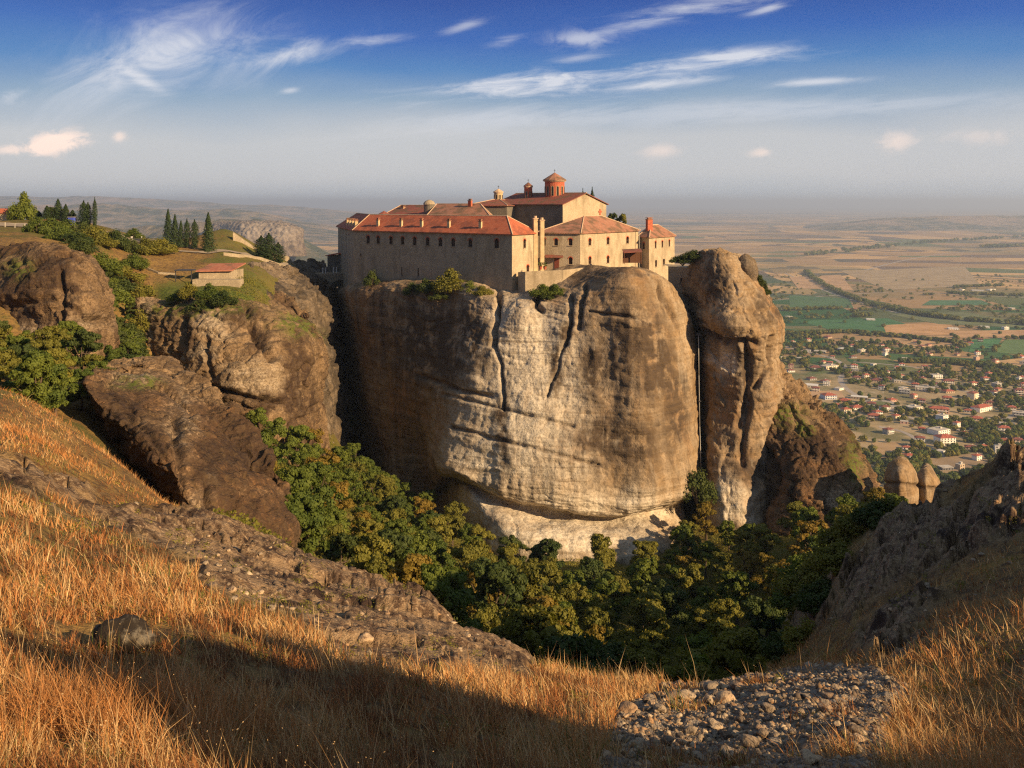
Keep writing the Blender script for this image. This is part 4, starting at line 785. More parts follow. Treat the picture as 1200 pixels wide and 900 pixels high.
def dome(parent, x, y, r, z0, z1, rise, n=12, name='dome', arches=True, top='tile_old', body='brick', over=1.22):
    b = MB(); b.cyl((x, y), r, z0, z1, n*2); o = b.build(name, M[body], parent)
    if arches:
        wn, tr = MB(), MB()
        for k in range(n):
            a = 2*math.pi*(k+.5)/n; c, s_ = math.cos(a), math.sin(a); hw = r*math.pi/n*.42; zb, zt_ = z0+(z1-z0)*.18, z0+(z1-z0)*.66
            def pp(t_, z_, o_): return (x+c*(r*1.0+o_)-s_*t_, y+s_*(r*1.0+o_)+c*t_, z_)
            arc = [(-hw, zb), (hw, zb)]+[(hw*math.cos(q_), zt_+hw*math.sin(q_)) for q_ in np.linspace(0, math.pi, 7)]
            wn.poly([pp(t_, z_, .04) for t_, z_ in arc])
            ro = hw*1.35; out2 = [(ro*math.cos(q_), zt_+ro*math.sin(q_)) for q_ in np.linspace(0, math.pi, 7)]; in2 = arc[2:]
            for i in range(6): tr.poly([pp(*in2[i], .07), pp(*out2[i], .07), pp(*out2[i+1], .07), pp(*in2[i+1], .07)])
            for sgn in (-1, 1): tr.poly([pp(sgn*hw, zb, .07), pp(sgn*ro, zb, .07), pp(sgn*ro, zt_, .07), pp(sgn*hw, zt_, .07)][::sgn])
        w_ = wn.build('arched_windows', M['glass'], o); tr.build('arch_trim', M['plaster'], o)
    c = MB(); c.cyl((x, y), r*over*.93, z1, z1+.28, n*2); c.build('cornice', M['ridge'], o)
    rf = MB(); rf.cyl((x, y), r*over, z1+.28, z1+.28+rise*.12, n, r*over*.96); rf.cyl((x, y), r*over*.96, z1+.28+rise*.12, z1+.28+rise, n, .12); rf.build('dome_roof', M[top], o)
    cr_ = MB(); zt2 = z1+.28+rise; cr_.box((x, y, zt2+.45), (.1, .1, 1.0)); cr_.box((x, y, zt2+.65), (.5, .1, .1)); cr_.build('cross', M['iron'], o); return o
x, y = pl(650, 247); dome(ch, x, y, 2.75, hz_(-1.2), hz_(-6.0), 2.2, 12)
for px, d_, r_, tb, tt, ri, nm in ((619, 250, 1.15, 236, 219.5, 1.1, 'belfry'),): x, y = pl(px, d_); dome(ch, x, y, r_, hz_((tb-HZ)*d_/F), hz_((tt-HZ)*d_/F), ri, 8, nm, True, 'tile_dark')
# ---- side chapel with lantern
c0 = pl(584, 252); q_ = [np.array([c0[0]-8.5, 246]), np.array([c0[0]+2.5, 243.5]), np.array([c0[0]+9, 249]), np.array([c0[0]+7, 260]), np.array([c0[0]-8, 262])]
root = empty('chapel'); tag(root, 'low chapel with a small lantern, behind the long red roof', 'chapel', GM); wb = MB(); zc = hz_(.6)
for i in range(5): a, b = q_[i], q_[(i+1) % 5]; wb.poly([(*a, 284), (*b, 284), (*b, zc), (*a, zc)])
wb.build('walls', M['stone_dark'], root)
roof_from('roof', root, q_, [c0+np.array([0, 1.])], zc, zc+1.9, M['tile_dark'], over=.5, faces=[[('e', i), ('e', (i+1) % 5), ('r', 0)] for i in range(5)])
dome(root, c0[0], c0[1]+1, 1.25, zc+1.4, zc+3.5, .9, 8, 'lantern', True, 'ridge', 'plaster')
# ---- back ranges
def hip(label, pts_, ridge, ze, zr, roofm, wallm='stone', zb=282):
    root = empty('monastery_building'); tag(root, label, 'building', GM); wb = MB(); n = len(pts_)
    for i in range(n): a, b = pts_[i], pts_[(i+1) % n]; wb.poly([(*a, zb), (*b, zb), (*b, ze), (*a, ze)])
    wb.build('walls', M[wallm], root); fc = [[('e', 0), ('e', 1), ('r', 1), ('r', 0)], [('e', 1), ('e', 2), ('r', 1)], [('e', 2), ('e', 3), ('r', 0), ('r', 1)], [('e', 3), ('e', 0), ('r', 0)]]
    roof_from('roof', root, pts_, ridge, ze, zr, M[roofm], faces=fc); return root
r1 = hip('low weathered roofed range behind the long wing, beside the round stone turret', [pl(497, 236), pl(577, 226), pl(580, 244), pl(500, 256)], [pl(512, 247), pl(563, 238)], hz_(4.6), hz_(.2), 'tile_old')
x, y = pl(551, 238); chimney(r1, x, y, hz_(1), hz_(-.6), 1.0, 'brick')
r2 = hip('small dark red roofed range at the back left of the monastery', [pl(440, 252), pl(505, 243), pl(510, 262), pl(448, 272)], [pl(470, 262), pl(500, 256)], hz_(4.8), hz_(.6), 'tile_dark')
for px, tp in ((461.5, 246), (472, 240)): x, y = pl(px, 258); chimney(r2, x, y, hz_(4.0), hz_((tp+3-HZ)*258/F), 1.2)
x, y = pl(503, 246); b = MB(); b.cyl((x, y), 1.5, 286, hz_(.4), 14); o = b.build('turret', M['stone_dark']); tag(o, 'small round stone turret with dark domed cap among the red roofs', 'turret')
k = MB(); 
for i, (rr_, z_) in enumerate(((1.75, .4), (1.6, 0.0), (1.2, -.5), (.5, -.85))): k.cyl((x, y), rr_, hz_(z_), hz_(((.4, 0., -.5, -.85, -.95)[i+1])), 14, (1.75, 1.6, 1.2, .5, .1)[i+1])
k.build('cap', M['stone_grey'], o)
x, y = pl(450, 250); b = MB(); b.box((x, y, hz_(4.2)), (2.2, 2.2, 2.0), .3); o = b.build('cupola', M['plaster']); tag(o, 'tiny cream cupola on the left part of the roofs', 'cupola'); k = MB(); k.cyl((x, y), 1.9, hz_(3.2), hz_(2.2), 8, .1); k.build('cap', M['tile_dark'], o)
# ---- terrace wall
T = [pl(607, 200.5), pl(615.5, 197.5), pl(660, 198.5), pl(694, 203)]; b = MB(); tz = [hz_(15.6), hz_(15.3), hz_(15.0), hz_(14.6)]
for i in range(3):
    a, c = T[i], T[i+1]; dd = (c-a)/np.linalg.norm(c-a); nn_ = np.array([-dd[1], dd[0]])*.6
    b.hexa([(*a, 274), (*c, 274), (*(c+nn_), 274), (*(a+nn_), 274)], [(*a, tz[i]), (*c, tz[i+1]), (*(c+nn_), tz[i+1]), (*(a+nn_), tz[i])])
o = b.build('terrace_wall', M['stone']); tag(o, 'low stone terrace parapet in front of the shaded doorway', 'wall')
tf = MB(); tf.poly([(*T[0], 283.6), (*T[1], 283.7), (*T[2], 283.8), (*T[3], 283.8), (*(D2), 283.8), (*D0, 283.7)]); k = tf.build('paving', M['concrete'], o)
for px, lab in ((633.5, 'terracotta pot of red flowers beside the left flue'), (638.5, 'terracotta pot of green leaves right of the red flowers')):
    x, y = pl(px, 200.2); b = MB(); b.cyl((x, y), .28, hz_(15.0), hz_(14.3), 10, .42); o = b.build('flower_pot', M['brick']); tag(o, lab, 'flower pot', 'pots on the terrace')
    k = MB()
    for _ in range(60): a = random.random()*6.28; r_ = random.random()*.6; k.box((x+r_*math.cos(a), y+r_*math.sin(a), hz_(14.3)+random.random()*.9), (.16, .03, .16), random.random()*3)
    k.build('plant', M['leaf'], o)
# ---- shed on the rock edge
x, y = pl(741, 205); root = empty('shed'); tag(root, 'small timber lean-to shelter on the rock below the end wing', 'shed'); b = MB(); zz = hz_(13.6)
b.hexa([(x-2.2, y-1.2, zz+2.1), (x+2.2, y-.6, zz+2.3), (x+2.2, y+1.6, zz+2.9), (x-2.2, y+1.4, zz+2.7)], [(x-2.2, y-1.2, zz+2.25), (x+2.2, y-.6, zz+2.45), (x+2.2, y+1.6, zz+3.05), (x-2.2, y+1.4, zz+2.85)]); b.build('shed_roof', M['tile_dark'], root)
for ax, ay in ((-2, -1), (2, -.5), (2, 1.4), (-2, 1.2)): b = MB(); b.box((x+ax, y+ay, zz+1.0), (.16, .16, 2.9)); b.build('post', M['wood'], root)
b = MB(); b.box((x, y+1.3, zz+1.0), (3.8, .15, 2.6)); b.build('back_wall', M['wood'], root)
# ---- wall in the cleft
a, c = pl(783, 213.), pl(817, 207.); b = MB(); root = empty('cleft_wall'); tag(root, 'shaded stone wall with small openings closing the cleft between the pillars', 'wall')
wall_panel(b, root, a, c, hz_(15.2), 268, wins_px(a, c, [(799, 329, .9, 1.3, 0), (809, 328, .9, 1.3, 0), (806, 349, 1.6, 1.9, 1)]), M['stone_dark']); b.poly([(*a, hz_(15.2)), (*c, hz_(15.2)), (c[0]+1, c[1]+9, hz_(15.2)), (a[0], a[1]+9, hz_(15.2))])
b.build('wall_face', M['stone_grey'], root)
b = MB(); pts_ = [P(818.5, 392, 193), P(819, 440, 191.5), P(820, 500, 190.5), P(822, 562, 188.5)]
for a, c in zip(pts_[:-1], pts_[1:]): b.tube(a, c, .09, .09, 8)
o = b.build('hanging_pipe', M['pale_metal'], smooth=True); tag(o, 'thin pale pipe hanging down the dark cleft between the two pillars', 'pipe')
k = MB(); k.box(P(818.5, 392, 193), (.8, .8, .4)); k.box(P(820, 470, 191), (.5, .7, .15)); k.box(P(821, 530, 189.5), (.5, .7, .15)); k.build('bracket', M['iron'], o)
# ---- footbridge
root = empty('footbridge'); tag(root, 'arched stone footbridge across the shaded chasm to the monastery', 'bridge')
a, c = P(352, 321.5, 248), P(414, 320.5, 256); a2, c2 = a[:2], c[:2]; L = np.linalg.norm(c2-a2); ud = (c2-a2)/L; nd_ = np.array([ud[1], -ud[0]]); zt_ = 279.6; r0_ = 3.1; sx_ = L*.74
face = lambda o_: [(*(a2+ud*s+nd_*o_), z_) for s, z_ in ([(0, 262), (0, zt_), (L, zt_), (L, 262), (sx_+r0_, 262)]+[(sx_+r0_*math.cos(q_), zt_-4.6+r0_*math.sin(q_)) for q_ in np.linspace(0, math.pi, 13)]+[(sx_-r0_, 262)])]
b = MB(); f0, f1 = face(0), face(-3.2); b.poly(f0[::-1]); b.poly(f1)
for i in range(len(f0)): j = (i+1) % len(f0); b.poly([f0[i], f0[j], f1[j], f1[i]])
b.build('arch', M['stone_grey'], root)
b = MB()
for o_ in (-.1, -3.1): m_ = (a2+c2)/2+nd_*o_; b.box((*m_, zt_+.25), (L, .3, .5), math.atan2(ud[1], ud[0]))
b.build('parapet', M['stone'], root)
for f_ in (.42, .47, .62, .68): p_ = a2+ud*L*f_+nd_*-.1; b = MB(); b.box((*p_, zt_+1.2), (.26, .26, 1.8)); b.build('post', M['white'], root)
b = MB(); b.tube((*(a2+ud*L*.3+nd_*-.1), zt_+1.3), (*(a2+ud*L*.98+nd_*-.1), zt_+1.3), .04); b.tube((*(a2+ud*L*.3+nd_*-.1), zt_+.9), (*(a2+ud*L*.98+nd_*-.1), zt_+.9), .04); b.build('railing', M['iron'], root)
# small annexe left of wing
x, y = pl(394, 262); b = MB(); root = empty('annexe'); tag(root, 'small annexe with red lean-to roof at the shaded left end of the monastery', 'building', GM)
b.box((x, y, 280), (4.5, 6, 9), .1); b.build('walls', M['stone_dark'], root); b = MB(); b.hexa([(x-2.6, y-3.3, 284.5), (x+2.6, y-3.3, 285.2), (x+2.6, y+3.3, 285.2), (x-2.6, y+3.3, 284.5)], [(x-2.6, y-3.3, 284.7), (x+2.6, y-3.3, 285.6), (x+2.6, y+3.3, 285.6), (x-2.6, y+3.3, 284.7)]); b.build('roof', M['tile_red'], root)

# ================================================================ LEFT PLATEAU
def terr(px, d): x, y = pl(px, d); return x, y, float(height(x, y))
def strip(name, label, pts_, w_, mat, dz_=.06, kind='structure', n=10):
    pp_ = crint(np.array([pl(px, d) for px, d in pts_]), n*len(pts_), 0); tg = np.gradient(pp_, axis=0); tg /= np.linalg.norm(tg, axis=1)[:, None]; nr = np.stack([tg[:, 1], -tg[:, 0]], 1)
    L_, R_ = pp_-nr*w_/2, pp_+nr*w_/2; m_ = pp_; rows = []
    for k in np.linspace(-.5, .5, 5): q_ = pp_+nr*w_*k; rows.append(np.stack([q_[:, 0], q_[:, 1], height(q_[:, 0], q_[:, 1])+dz_], 1))
    g = np.array(rows); gi = np.arange(g.shape[0]*g.shape[1]).reshape(g.shape[:2]); me = mesh_np(name, g.reshape(-1, 3), np.stack([gi[:-1, :-1], gi[1:, :-1], gi[1:, 1:], gi[:-1, 1:]], -1).reshape(-1, 4)[:, ::-1], mat)
    return tag(link(name, me), label, kind=kind)
strip('road', 'pale dusty road across the top of the left hill', [(-150, 196), (-40, 196), (40, 200), (90, 204), (125, 212), (170, 222)], 9, M['asphalt'], .15)
strip('path', 'pale path running from the conifers down to the footbridge', [(150, 206), (185, 206), (230, 208), (268, 216), (300, 226), (330, 238), (352, 250)], 3.0, M['asphalt'], .2)
# road railing
root = empty('road_railing'); tag(root, 'low pale railing along the edge of the road on the left hill', 'railing'); b = MB(); prev = None; pst = MB()
for i in range(13):
    x, y, z = terr(-40+i*11.5, 189+i*.7); pst.box((x, y, z+.5), (.16, .16, 1.1))
    if prev: b.tube(prev, (x, y, z+.95), .04)
    prev = (x, y, z+.95)
b.build('rail', M['pale_metal'], root); pst.build('posts', M['concrete'], root)
# blue kiosk
x, y, z = terr(84, 212); root = empty('kiosk', (x, y, z)); tag(root, 'small bright blue kiosk under the trees by the road', 'kiosk'); b = MB(); b.box((0, 0, 1.0), (1.3, 1.0, 2.0)); b.build('body', M['blue'], root); b = MB(); b.box((0, 0, 2.06), (1.6, 1.3, .12)); b.build('kiosk_roof', M['pale_metal'], root)
# gateway
x, y, z = terr(160, 205); root = empty('gateway', (x, y, z)); tag(root, 'dark iron gate between a white post and a slim post on the hill', 'gate')
for ax, w_ in ((-1.1, .3), (1.2, .14)): b = MB(); b.box((ax, 0, 1.1), (w_, w_, 2.4)); b.build('post', M['white'], root)
b = MB()
for k in range(8): b.box((-.8+k*.25, 0, .95), (.09, .06, 1.8))
b.box((.05, 0, 1.75), (2.0, .07, .1)); b.box((.05, 0, .2), (2.0, .07, .1)); b.build('gate_leaf', M['iron'], root)
# red roofed hut at the far left
x, y, z = terr(4, 216); root = empty('hut', (x, y, z-.9)); tag(root, 'low ochre hut with red roof at the left edge by the road', 'hut'); b = MB(); b.box((0, 0, 1.2), (5.5, 4, 3.0)); b.build('walls', M['plaster'], root)
b = MB(); b.hexa([(-3, -2.3, 2.7), (3, -2.3, 2.7), (3, 2.3, 2.7), (-3, 2.3, 2.7)], [(-1.6, -.2, 3.9), (1.6, -.2, 3.9), (1.6, .2, 3.9), (-1.6, .2, 3.9)]); b.build('roof', M['tile_red'], root)
# shed with red roof
root = empty('barn'); tag(root, 'long low stone barn with red tiled roof above the green lawn', 'barn'); a, c = pl(233, 181), pl(271, 183); zt_ = hz_(13.9); b = MB()
b.hexa([(*a, 280), (*c, 280), (c[0]+1, c[1]+5, 280), (a[0]+1, a[1]+5, 280)], [(*a, zt_), (*c, zt_), (c[0]+1, c[1]+5, zt_), (a[0]+1, a[1]+5, zt_)]); b.build('walls', M['stone_grey'], root)
b = MB(); b.hexa([(a[0]-.4, a[1]-.7, zt_-.1), (c[0]+.4, c[1]-.7, zt_-.1), (c[0]+1.4, c[1]+5.6, zt_+1.0), (a[0]+.6, a[1]+5.6, zt_+1.0)], [(a[0]-.4, a[1]-.7, zt_+.12), (c[0]+.4, c[1]-.7, zt_+.12), (c[0]+1.4, c[1]+5.6, zt_+1.22), (a[0]+.6, a[1]+5.6, zt_+1.22)]); b.build('roof', M['tile_old2'], root)
b = MB(); b.hexa([(a[0]-.5, a[1]-2.5, 276), (c[0]+3, c[1]-3.0, 276), (c[0]+3, c[1]-.2, 276), (a[0]-.5, a[1]-.2, 276)], [(a[0]-.5, a[1]-2.2, 284.6), (c[0]+2.6, c[1]-2.7, 284.4), (c[0]+2.6, c[1]-.2, 284.4), (a[0]-.5, a[1]-.2, 284.6)]); tag(b.build('platform_wall', M['stone_grey'], None), 'broad stone platform wall supporting the red roofed barn', 'wall')
b = MB(); x, y, z = terr(217, 180); b.box((x, y, 286.4), (3.6, 2.4, .2), .05); 
for ax in (-1.6, 1.6): b.box((x+ax, y-.9, 285.3), (.15, .15, 2.4))
tag(b.build('lean_to', M['iron']), 'dark flat shelter left of the red roofed barn', 'shelter')
# retaining wall on the brown hill
a, c = terr(273, 238), terr(300, 243); b = MB(); b.hexa([(a[0], a[1], a[2]-3), (c[0], c[1], c[2]-3), (c[0], c[1]+.8, c[2]-3), (a[0], a[1]+.8, a[2]-3)], [(a[0], a[1], a[2]+2.2), (c[0], c[1], c[2]+.4), (c[0], c[1]+.8, c[2]+.4), (a[0], a[1]+.8, a[2]+2.2)])
tag(b.build('retaining_wall', M['stone_grey']), 'grey tapering retaining wall on the brown hill behind the barn', 'wall')
def wallrun(label, pts_, hgt, mat, th=.5, name='stone_wall'):
    b = MB(); pp_ = [terr(*q_) for q_ in pts_]
    for a, c in zip(pp_[:-1], pp_[1:]):
        b.hexa([(a[0], a[1], a[2]-1), (c[0], c[1], c[2]-1), (c[0], c[1]+th, c[2]-1), (a[0], a[1]+th, a[2]-1)], [(a[0], a[1], a[2]+hgt), (c[0], c[1], c[2]+hgt), (c[0], c[1]+th, c[2]+hgt), (a[0], a[1]+th, a[2]+hgt)])
    return tag(b.build(name, mat), label, 'wall')
wallrun('low cream stone wall beside the path leading to the footbridge', [(262, 208), (285, 214), (305, 222), (328, 233), (350, 246)], .7, M['stone_grey'])
wallrun('grey stone wall on the far side of the path to the footbridge', [(300, 232), (318, 240), (338, 250), (356, 262)], 1.6, M['stone_grey'])
wallrun('pale broken stone edging at the left of the green lawn', [(150, 188), (165, 184), (185, 182), (205, 183)], .4, M['stone_grey'])
# ================================================================ VEGETATION
def leaf_quads(c, nrm, size, asp=.75, rng=RNG):
    """c (N,3) centres, nrm (N,3) -> verts, quads"""
    n = len(c); nrm = nrm/(np.linalg.norm(nrm, axis=1)[:, None]+1e-9); r = rng.normal(size=(n, 3)); a = np.cross(nrm, r); a /= np.linalg.norm(a, axis=1)[:, None]+1e-9; b = np.cross(nrm, a)
    s = (size*(.6+.8*rng.random(n)))[:, None]; v = np.stack([c-a*s, c-b*s*asp, c+a*s, c+b*s*asp], 1).reshape(-1, 3)
    return v, np.arange(n*4).reshape(n, 4)
def crown_mesh(seed, H, Rr, nl=7000, leaf=.13, mat='leaf', lobes=14, puffs=7, sq=.8):
    rng = np.random.default_rng(seed); cs, ns = [], []; lc = []
    for i in range(lobes):
        a = rng.random()*6.28; k = rng.random()**.6; zf = rng.random(); rad = Rr*.8*k*(1-.5*zf)
        lc.append((rad*math.cos(a), rad*math.sin(a), H*(.24+.62*zf), Rr*(.26+.24*rng.random())*(1-.25*zf)))
    lc.append((0, 0, H*.8, Rr*.4)); per = nl//(len(lc)*puffs)
    for (x, y, z, r) in lc:
        for _ in range(puffs):
            d = rng.normal(size=3); d /= np.linalg.norm(d); d[2] = abs(d[2])*.9-.25; pc_ = np.array([x, y, z])+d*r*np.array([1, 1, sq])*(.55+.4*rng.random()); pr = r*(.28+.25*rng.random())
            q = rng.normal(size=(per, 3)); q /= np.linalg.norm(q, axis=1)[:, None]; q *= (rng.random(per)**.4)[:, None]
            cs.append(pc_+q*pr*[1, 1, .75]); ns.append(q+d*.6+rng.normal(size=(per, 3))*.5)
    v, f = leaf_quads(np.vstack(cs), np.vstack(ns), np.full(sum(map(len, cs)), leaf), rng=rng)
    me = mesh_np('crown', v, f, M[mat]); return me, lc
def trunk_mesh(seed, H, lc, r=.16):
    b = MB(); rng = random.Random(seed); top = (rng.uniform(-.2, .2), rng.uniform(-.2, .2), H*.45); b.tube((0, 0, -1.5), (0, 0, H*.15), r*1.25, r*1.0, 8); b.tube((0, 0, H*.15), top, r, r*.7, 8)
    for (x, y, z, rr_) in lc[:7]: m_ = (x*.5, y*.5, H*.35+.4*(z-H*.35)); b.tube(top if rng.random() < .6 else (0, 0, H*.3), m_, r*.5, r*.33, 6); b.tube(m_, (x, y, z), r*.33, r*.12, 5)
    return b.mesh('trunk', M['bark'])
def make_tree(seed, H, Rr, mat, **k):
    cm, lc = crown_mesh(seed, H, Rr, mat=mat, **k); return cm, trunk_mesh(seed, H, lc, .02*H+.04)
PROTO = {}
def bush_mesh(seed, mat, nl=5200):
    rng = np.random.default_rng(seed); cs, ns = [], []
    for _ in range(34):
        a = rng.random()*6.28; rr_ = 2.2*rng.random()**.6; zz = .4+(1-rr_/2.6)*3.2*rng.random()**.5; pr = .55+.45*rng.random(); k = nl//34; q = rng.normal(size=(k, 3)); q /= np.linalg.norm(q, axis=1)[:, None]; q *= (rng.random(k)**.35)[:, None]
        cs.append(np.array([rr_*math.cos(a), rr_*math.sin(a), zz])+q*pr); ns.append(q+rng.normal(size=(k, 3))*.5)
    v, f = leaf_quads(np.vstack(cs), np.vstack(ns), np.full(sum(map(len, cs)), .13), rng=rng); b = MB()
    for _ in range(6): a = rng.random()*6.28; b.tube((0, 0, -.8), (1.4*math.cos(a), 1.4*math.sin(a), 1.8), .1, .03, 5)
    return mesh_np('crown', v, f, M[mat]), b.mesh('branches', M['bark'])
for mt, n in (('leaf', 3), ('leaf_olive', 3), ('leaf_dark', 2), ('leaf_gold', 2)): PROTO[mt] = [make_tree(100+i+sum(map(ord, mt)), 7.0, 3.1, mt, nl=15000, leaf=.115) for i in range(n)]
BPROTO = {mt: [bush_mesh(50+i+len(mt), mt) for i in range(2)] for mt in ('leaf', 'leaf_olive', 'leaf_dark', 'leaf_gold')}
def put_tree(proto, x, y, z, s, label, cat='tree', group=None, name='tree', sz=None):
    r = empty(name, (x, y, z), random.random()*6.28); r.scale = (s, s, s if sz is None else sz); tag(r, label, cat, group)
    link('crown', proto[0], r); link('trunk', proto[1], r); return r
LBL = {'leaf': 'green', 'leaf_olive': 'olive green', 'leaf_dark': 'dark green', 'leaf_gold': 'yellowing'}
placed = []; RELAB = []
ORD = 'first second third fourth fifth sixth seventh eighth ninth tenth eleventh twelfth thirteenth fourteenth fifteenth sixteenth seventeenth eighteenth nineteenth twentieth'.split()
def short(t_):
    w_ = t_.split()[:5]
    while w_[-1].strip(',') in 'with in at the of by below beside right left just above and a to under near from that behind between lower two three four among flanked highest'.split(): w_.pop()
    return ' '.join(w_).strip(',')
def relabel():
    """labels by look, place and order from the left within that place"""
    cells = {}
    for o, px, tmpl, grp in RELAB: cells.setdefault((tmpl, grp), []).append((px, o))
    for (tmpl, grp), lst in cells.items():
        lst.sort(key=lambda q_: q_[0]); n_ = len(lst)
        for i, (px, o) in enumerate(lst):
            if n_ == 1: od = ''
            elif i < 20 and i <= n_//2 or n_-i > 20: od = ORD[min(i, 19)]+' from the left, '
            else: k_ = n_-1-i; od = 'rightmost, ' if k_ == 0 else ORD[k_]+' from the right, '
            o_l = (od if i else ('leftmost, ' if n_ > 1 else ''))+tmpl; ws = o_l.split(); o['label'] = ' '.join(ws[:16]) if len(ws) > 16 else o_l; o['group'] = grp
            if len(ws) > 16: print('LONG', o_l)
    RELAB.clear()
def bins(v, edges, names):
    for e, n_ in zip(edges, names):
        if v < e: return n_
    return names[-1]
def valley_tree(px, d, s, mt, where):
    x, y = pl(px, d); z = float(height(x, y)); placed.append((x, y, s*3.0)); H_ = (Z0-z-6*s)/d*F+HZ
    r = put_tree(random.choice(PROTO[mt]), x, y, z-.3*s, s, 'tree', 'tree', 'g')
    if where in ('left', 'top'): place = 'of the far left grove' if where == 'left' else 'of the left cliff gully'; row = bins(H_, (395, 425), ('upper row', 'middle row', 'lower row'))
    else:
        place = bins(px, (350, 420, 490, 560, 630, 700, 770, 830, 890, 950), ('beside the leaning boulder', 'below the chasm', 'below the shaded pillar flank', 'below the pillar corner', 'left of the pale ledge', 'under the pale ledge', 'right of the pale ledge', 'below the hanging pipe', 'below the right pillar', 'below the rock shoulder', 'beside the right slope'))
        row = bins(d, (80, 115, 150), ('nearest row', 'second row', 'third row', 'farthest row'))
    RELAB.append((r, px, '%s %s tree, %s %s' % (('small', 'large')[s > 1.1], LBL[mt], row, place), 'ravine trees' if where not in ('left', 'top') else 'trees under the left cliffs'))
def fill(poly, where, spacing, smin, smax, mats, dr, n=4000, lim=99):
    """poly in (px,d)"""
    xs = [p_[0] for p_ in poly]; ds = [p_[1] for p_ in poly]; k = 0
    for _ in range(n):
        px = random.uniform(min(xs), max(xs)); d = random.uniform(min(ds), max(ds))
        if not inpoly(np.array([px]), np.array([d]), poly)[0]: continue
        x, y = pl(px, d); s = random.uniform(smin, smax)
        if any((x-a)**2+(y-b)**2 < (spacing*(s+c/3.0)*.5)**2 for a, b, c in placed): continue
        valley_tree(px, d, s, random.choice(mats), where); k += 1
        if k >= lim: break
    return k
cnt = [fill([(310, 110), (350, 75), (420, 72), (500, 80), (520, 150), (500, 195), (440, 195), (395, 165), (350, 150), (290, 150)], 'chasm', 5.2, .8, 1.35, ['leaf', 'leaf', 'leaf_olive', 'leaf_dark', 'leaf_gold'], 0),
       fill([(480, 62), (560, 55), (700, 55), (700, 100), (660, 130), (600, 160), (530, 170), (490, 130)], 'mid', 5.2, 1.0, 1.6, ['leaf', 'leaf_olive', 'leaf_dark', 'leaf_olive', 'leaf_gold'], 0),
       fill([(610, 98), (760, 98), (800, 120), (770, 150), (700, 158), (640, 150)], 'mid', 5.2, 1.0, 1.5, ['leaf', 'leaf_olive', 'leaf_olive', 'leaf_dark'], 0),
       fill([(690, 60), (760, 45), (905, 45), (900, 95), (740, 105), (690, 100)], 'low', 5.2, 1.1, 1.75, ['leaf', 'leaf_olive', 'leaf_dark', 'leaf_olive', 'leaf'], 0),
       fill([(730, 105), (900, 90), (960, 95), (1010, 105), (1050, 125), (1050, 150), (960, 150), (880, 165), (830, 178), (790, 165), (770, 140)], 'right', 5.2, .9, 1.5, ['leaf', 'leaf_olive', 'leaf_olive', 'leaf', 'leaf_gold'], 0),
       fill([(-60, 64), (60, 62), (100, 82), (160, 98), (150, 112), (60, 108), (-60, 105)], 'left', 5.0, .6, 1.05, ['leaf', 'leaf_dark', 'leaf_olive'], 0),
       fill([(125, 122), (150, 122), (165, 150), (150, 172), (120, 165)], 'top', 5.0, .5, .9, ['leaf', 'leaf_dark'], 0)]
print('TREES', cnt)
# conifers
def conifer_mesh(seed, H, Rr, narrow=False, nl=3500):
    rng = np.random.default_rng(seed); z = rng.random(nl)**1.15; tiers = 14
    prof_ = (1-z)**(.75) if not narrow else np.sin(np.pi*np.clip(z*.85+.13, 0, 1))**.7*np.where(z > .8, (1-z)/.2, 1)
    a = rng.random(nl)*6.28; saw = 1 if narrow else (.72+.28*(1-(z*tiers) % 1)); jag = 1+.22*np.sin(a*5+np.floor(z*tiers)*2.1+seed)
    r = Rr*prof_*saw*jag*rng.random(nl)**.35
    c = np.stack([r*np.cos(a), r*np.sin(a), H*(.06+.94*z)-(0 if narrow else r*.25)], 1); nr = np.stack([np.cos(a), np.sin(a), .6+0*a], 1)+rng.normal(size=(nl, 3))*.5
    v, f = leaf_quads(c, nr, np.full(nl, .17 if not narrow else .13), .6, rng); me = mesh_np('crown', v, f, M['needle'])
    b = MB(); b.tube((0, 0, -1), (0, 0, H*.9), .22 if not narrow else .12, .04, 7); return me, b.mesh('trunk', M['bark'])
CON = [conifer_mesh(i, 10, 2.3) for i in range(3)]; CYP = [conifer_mesh(10+i, 10, 1.0, True) for i in range(2)]
def con(px, d, hgt, label, proto, group, name='conifer', w_=None, dzz=0.):
    x, y = pl(px, d); z = float(height(x, y))+dzz; r = empty(name, (x, y, z), random.random()*6); s = hgt/10; r.scale = ((w_ or s), (w_ or s), s); tag(r, label, 'tree', group); link('crown', proto[0], r); link('trunk', proto[1], r)
gr = 'conifers standing in a row on the left hill'
for i, (px, tp, wv, lab, pr) in enumerate([(197, 245, .75, 'first and tallest dark conifer from the left in the row above the barn', CON[0]), (205, 251, .7, 'second dark conifer in the row above the barn, close against the tallest', CON[1]), (212, 258, .55, 'shorter paler conifer third in the row above the barn', CON[2]),
                                 (219, 256, .62, 'narrow conifer in the middle of the row above the barn', CYP[0]), (228, 257, .75, 'narrow dark conifer just left of the broad one', CYP[1]), (244, 249, .95, 'broad light green conifer at the right end of the row', CON[2])]):
    x, y = pl(px, 212); z = float(height(x, y)); hgt = (Z0-212*(tp-HZ)/F)-z; con(px, 212, hgt, lab, pr, gr, w_=wv if pr in CON else wv*1.4)
for px, tp, d, lab in ((306, 276, 232, 'left dark conifer of the three beside the grey wall'), (315, 273, 234, 'middle and tallest dark conifer of the three beside the grey wall'), (326, 284, 236, 'right dark conifer of the three beside the grey wall')):
    x, y = pl(px, d); z = float(height(x, y)); con(px, d, (Z0-d*(tp-HZ)/F)-z, lab, CYP[0] if px < 320 else CYP[1], 'conifers beside the grey wall', w_=1.9)
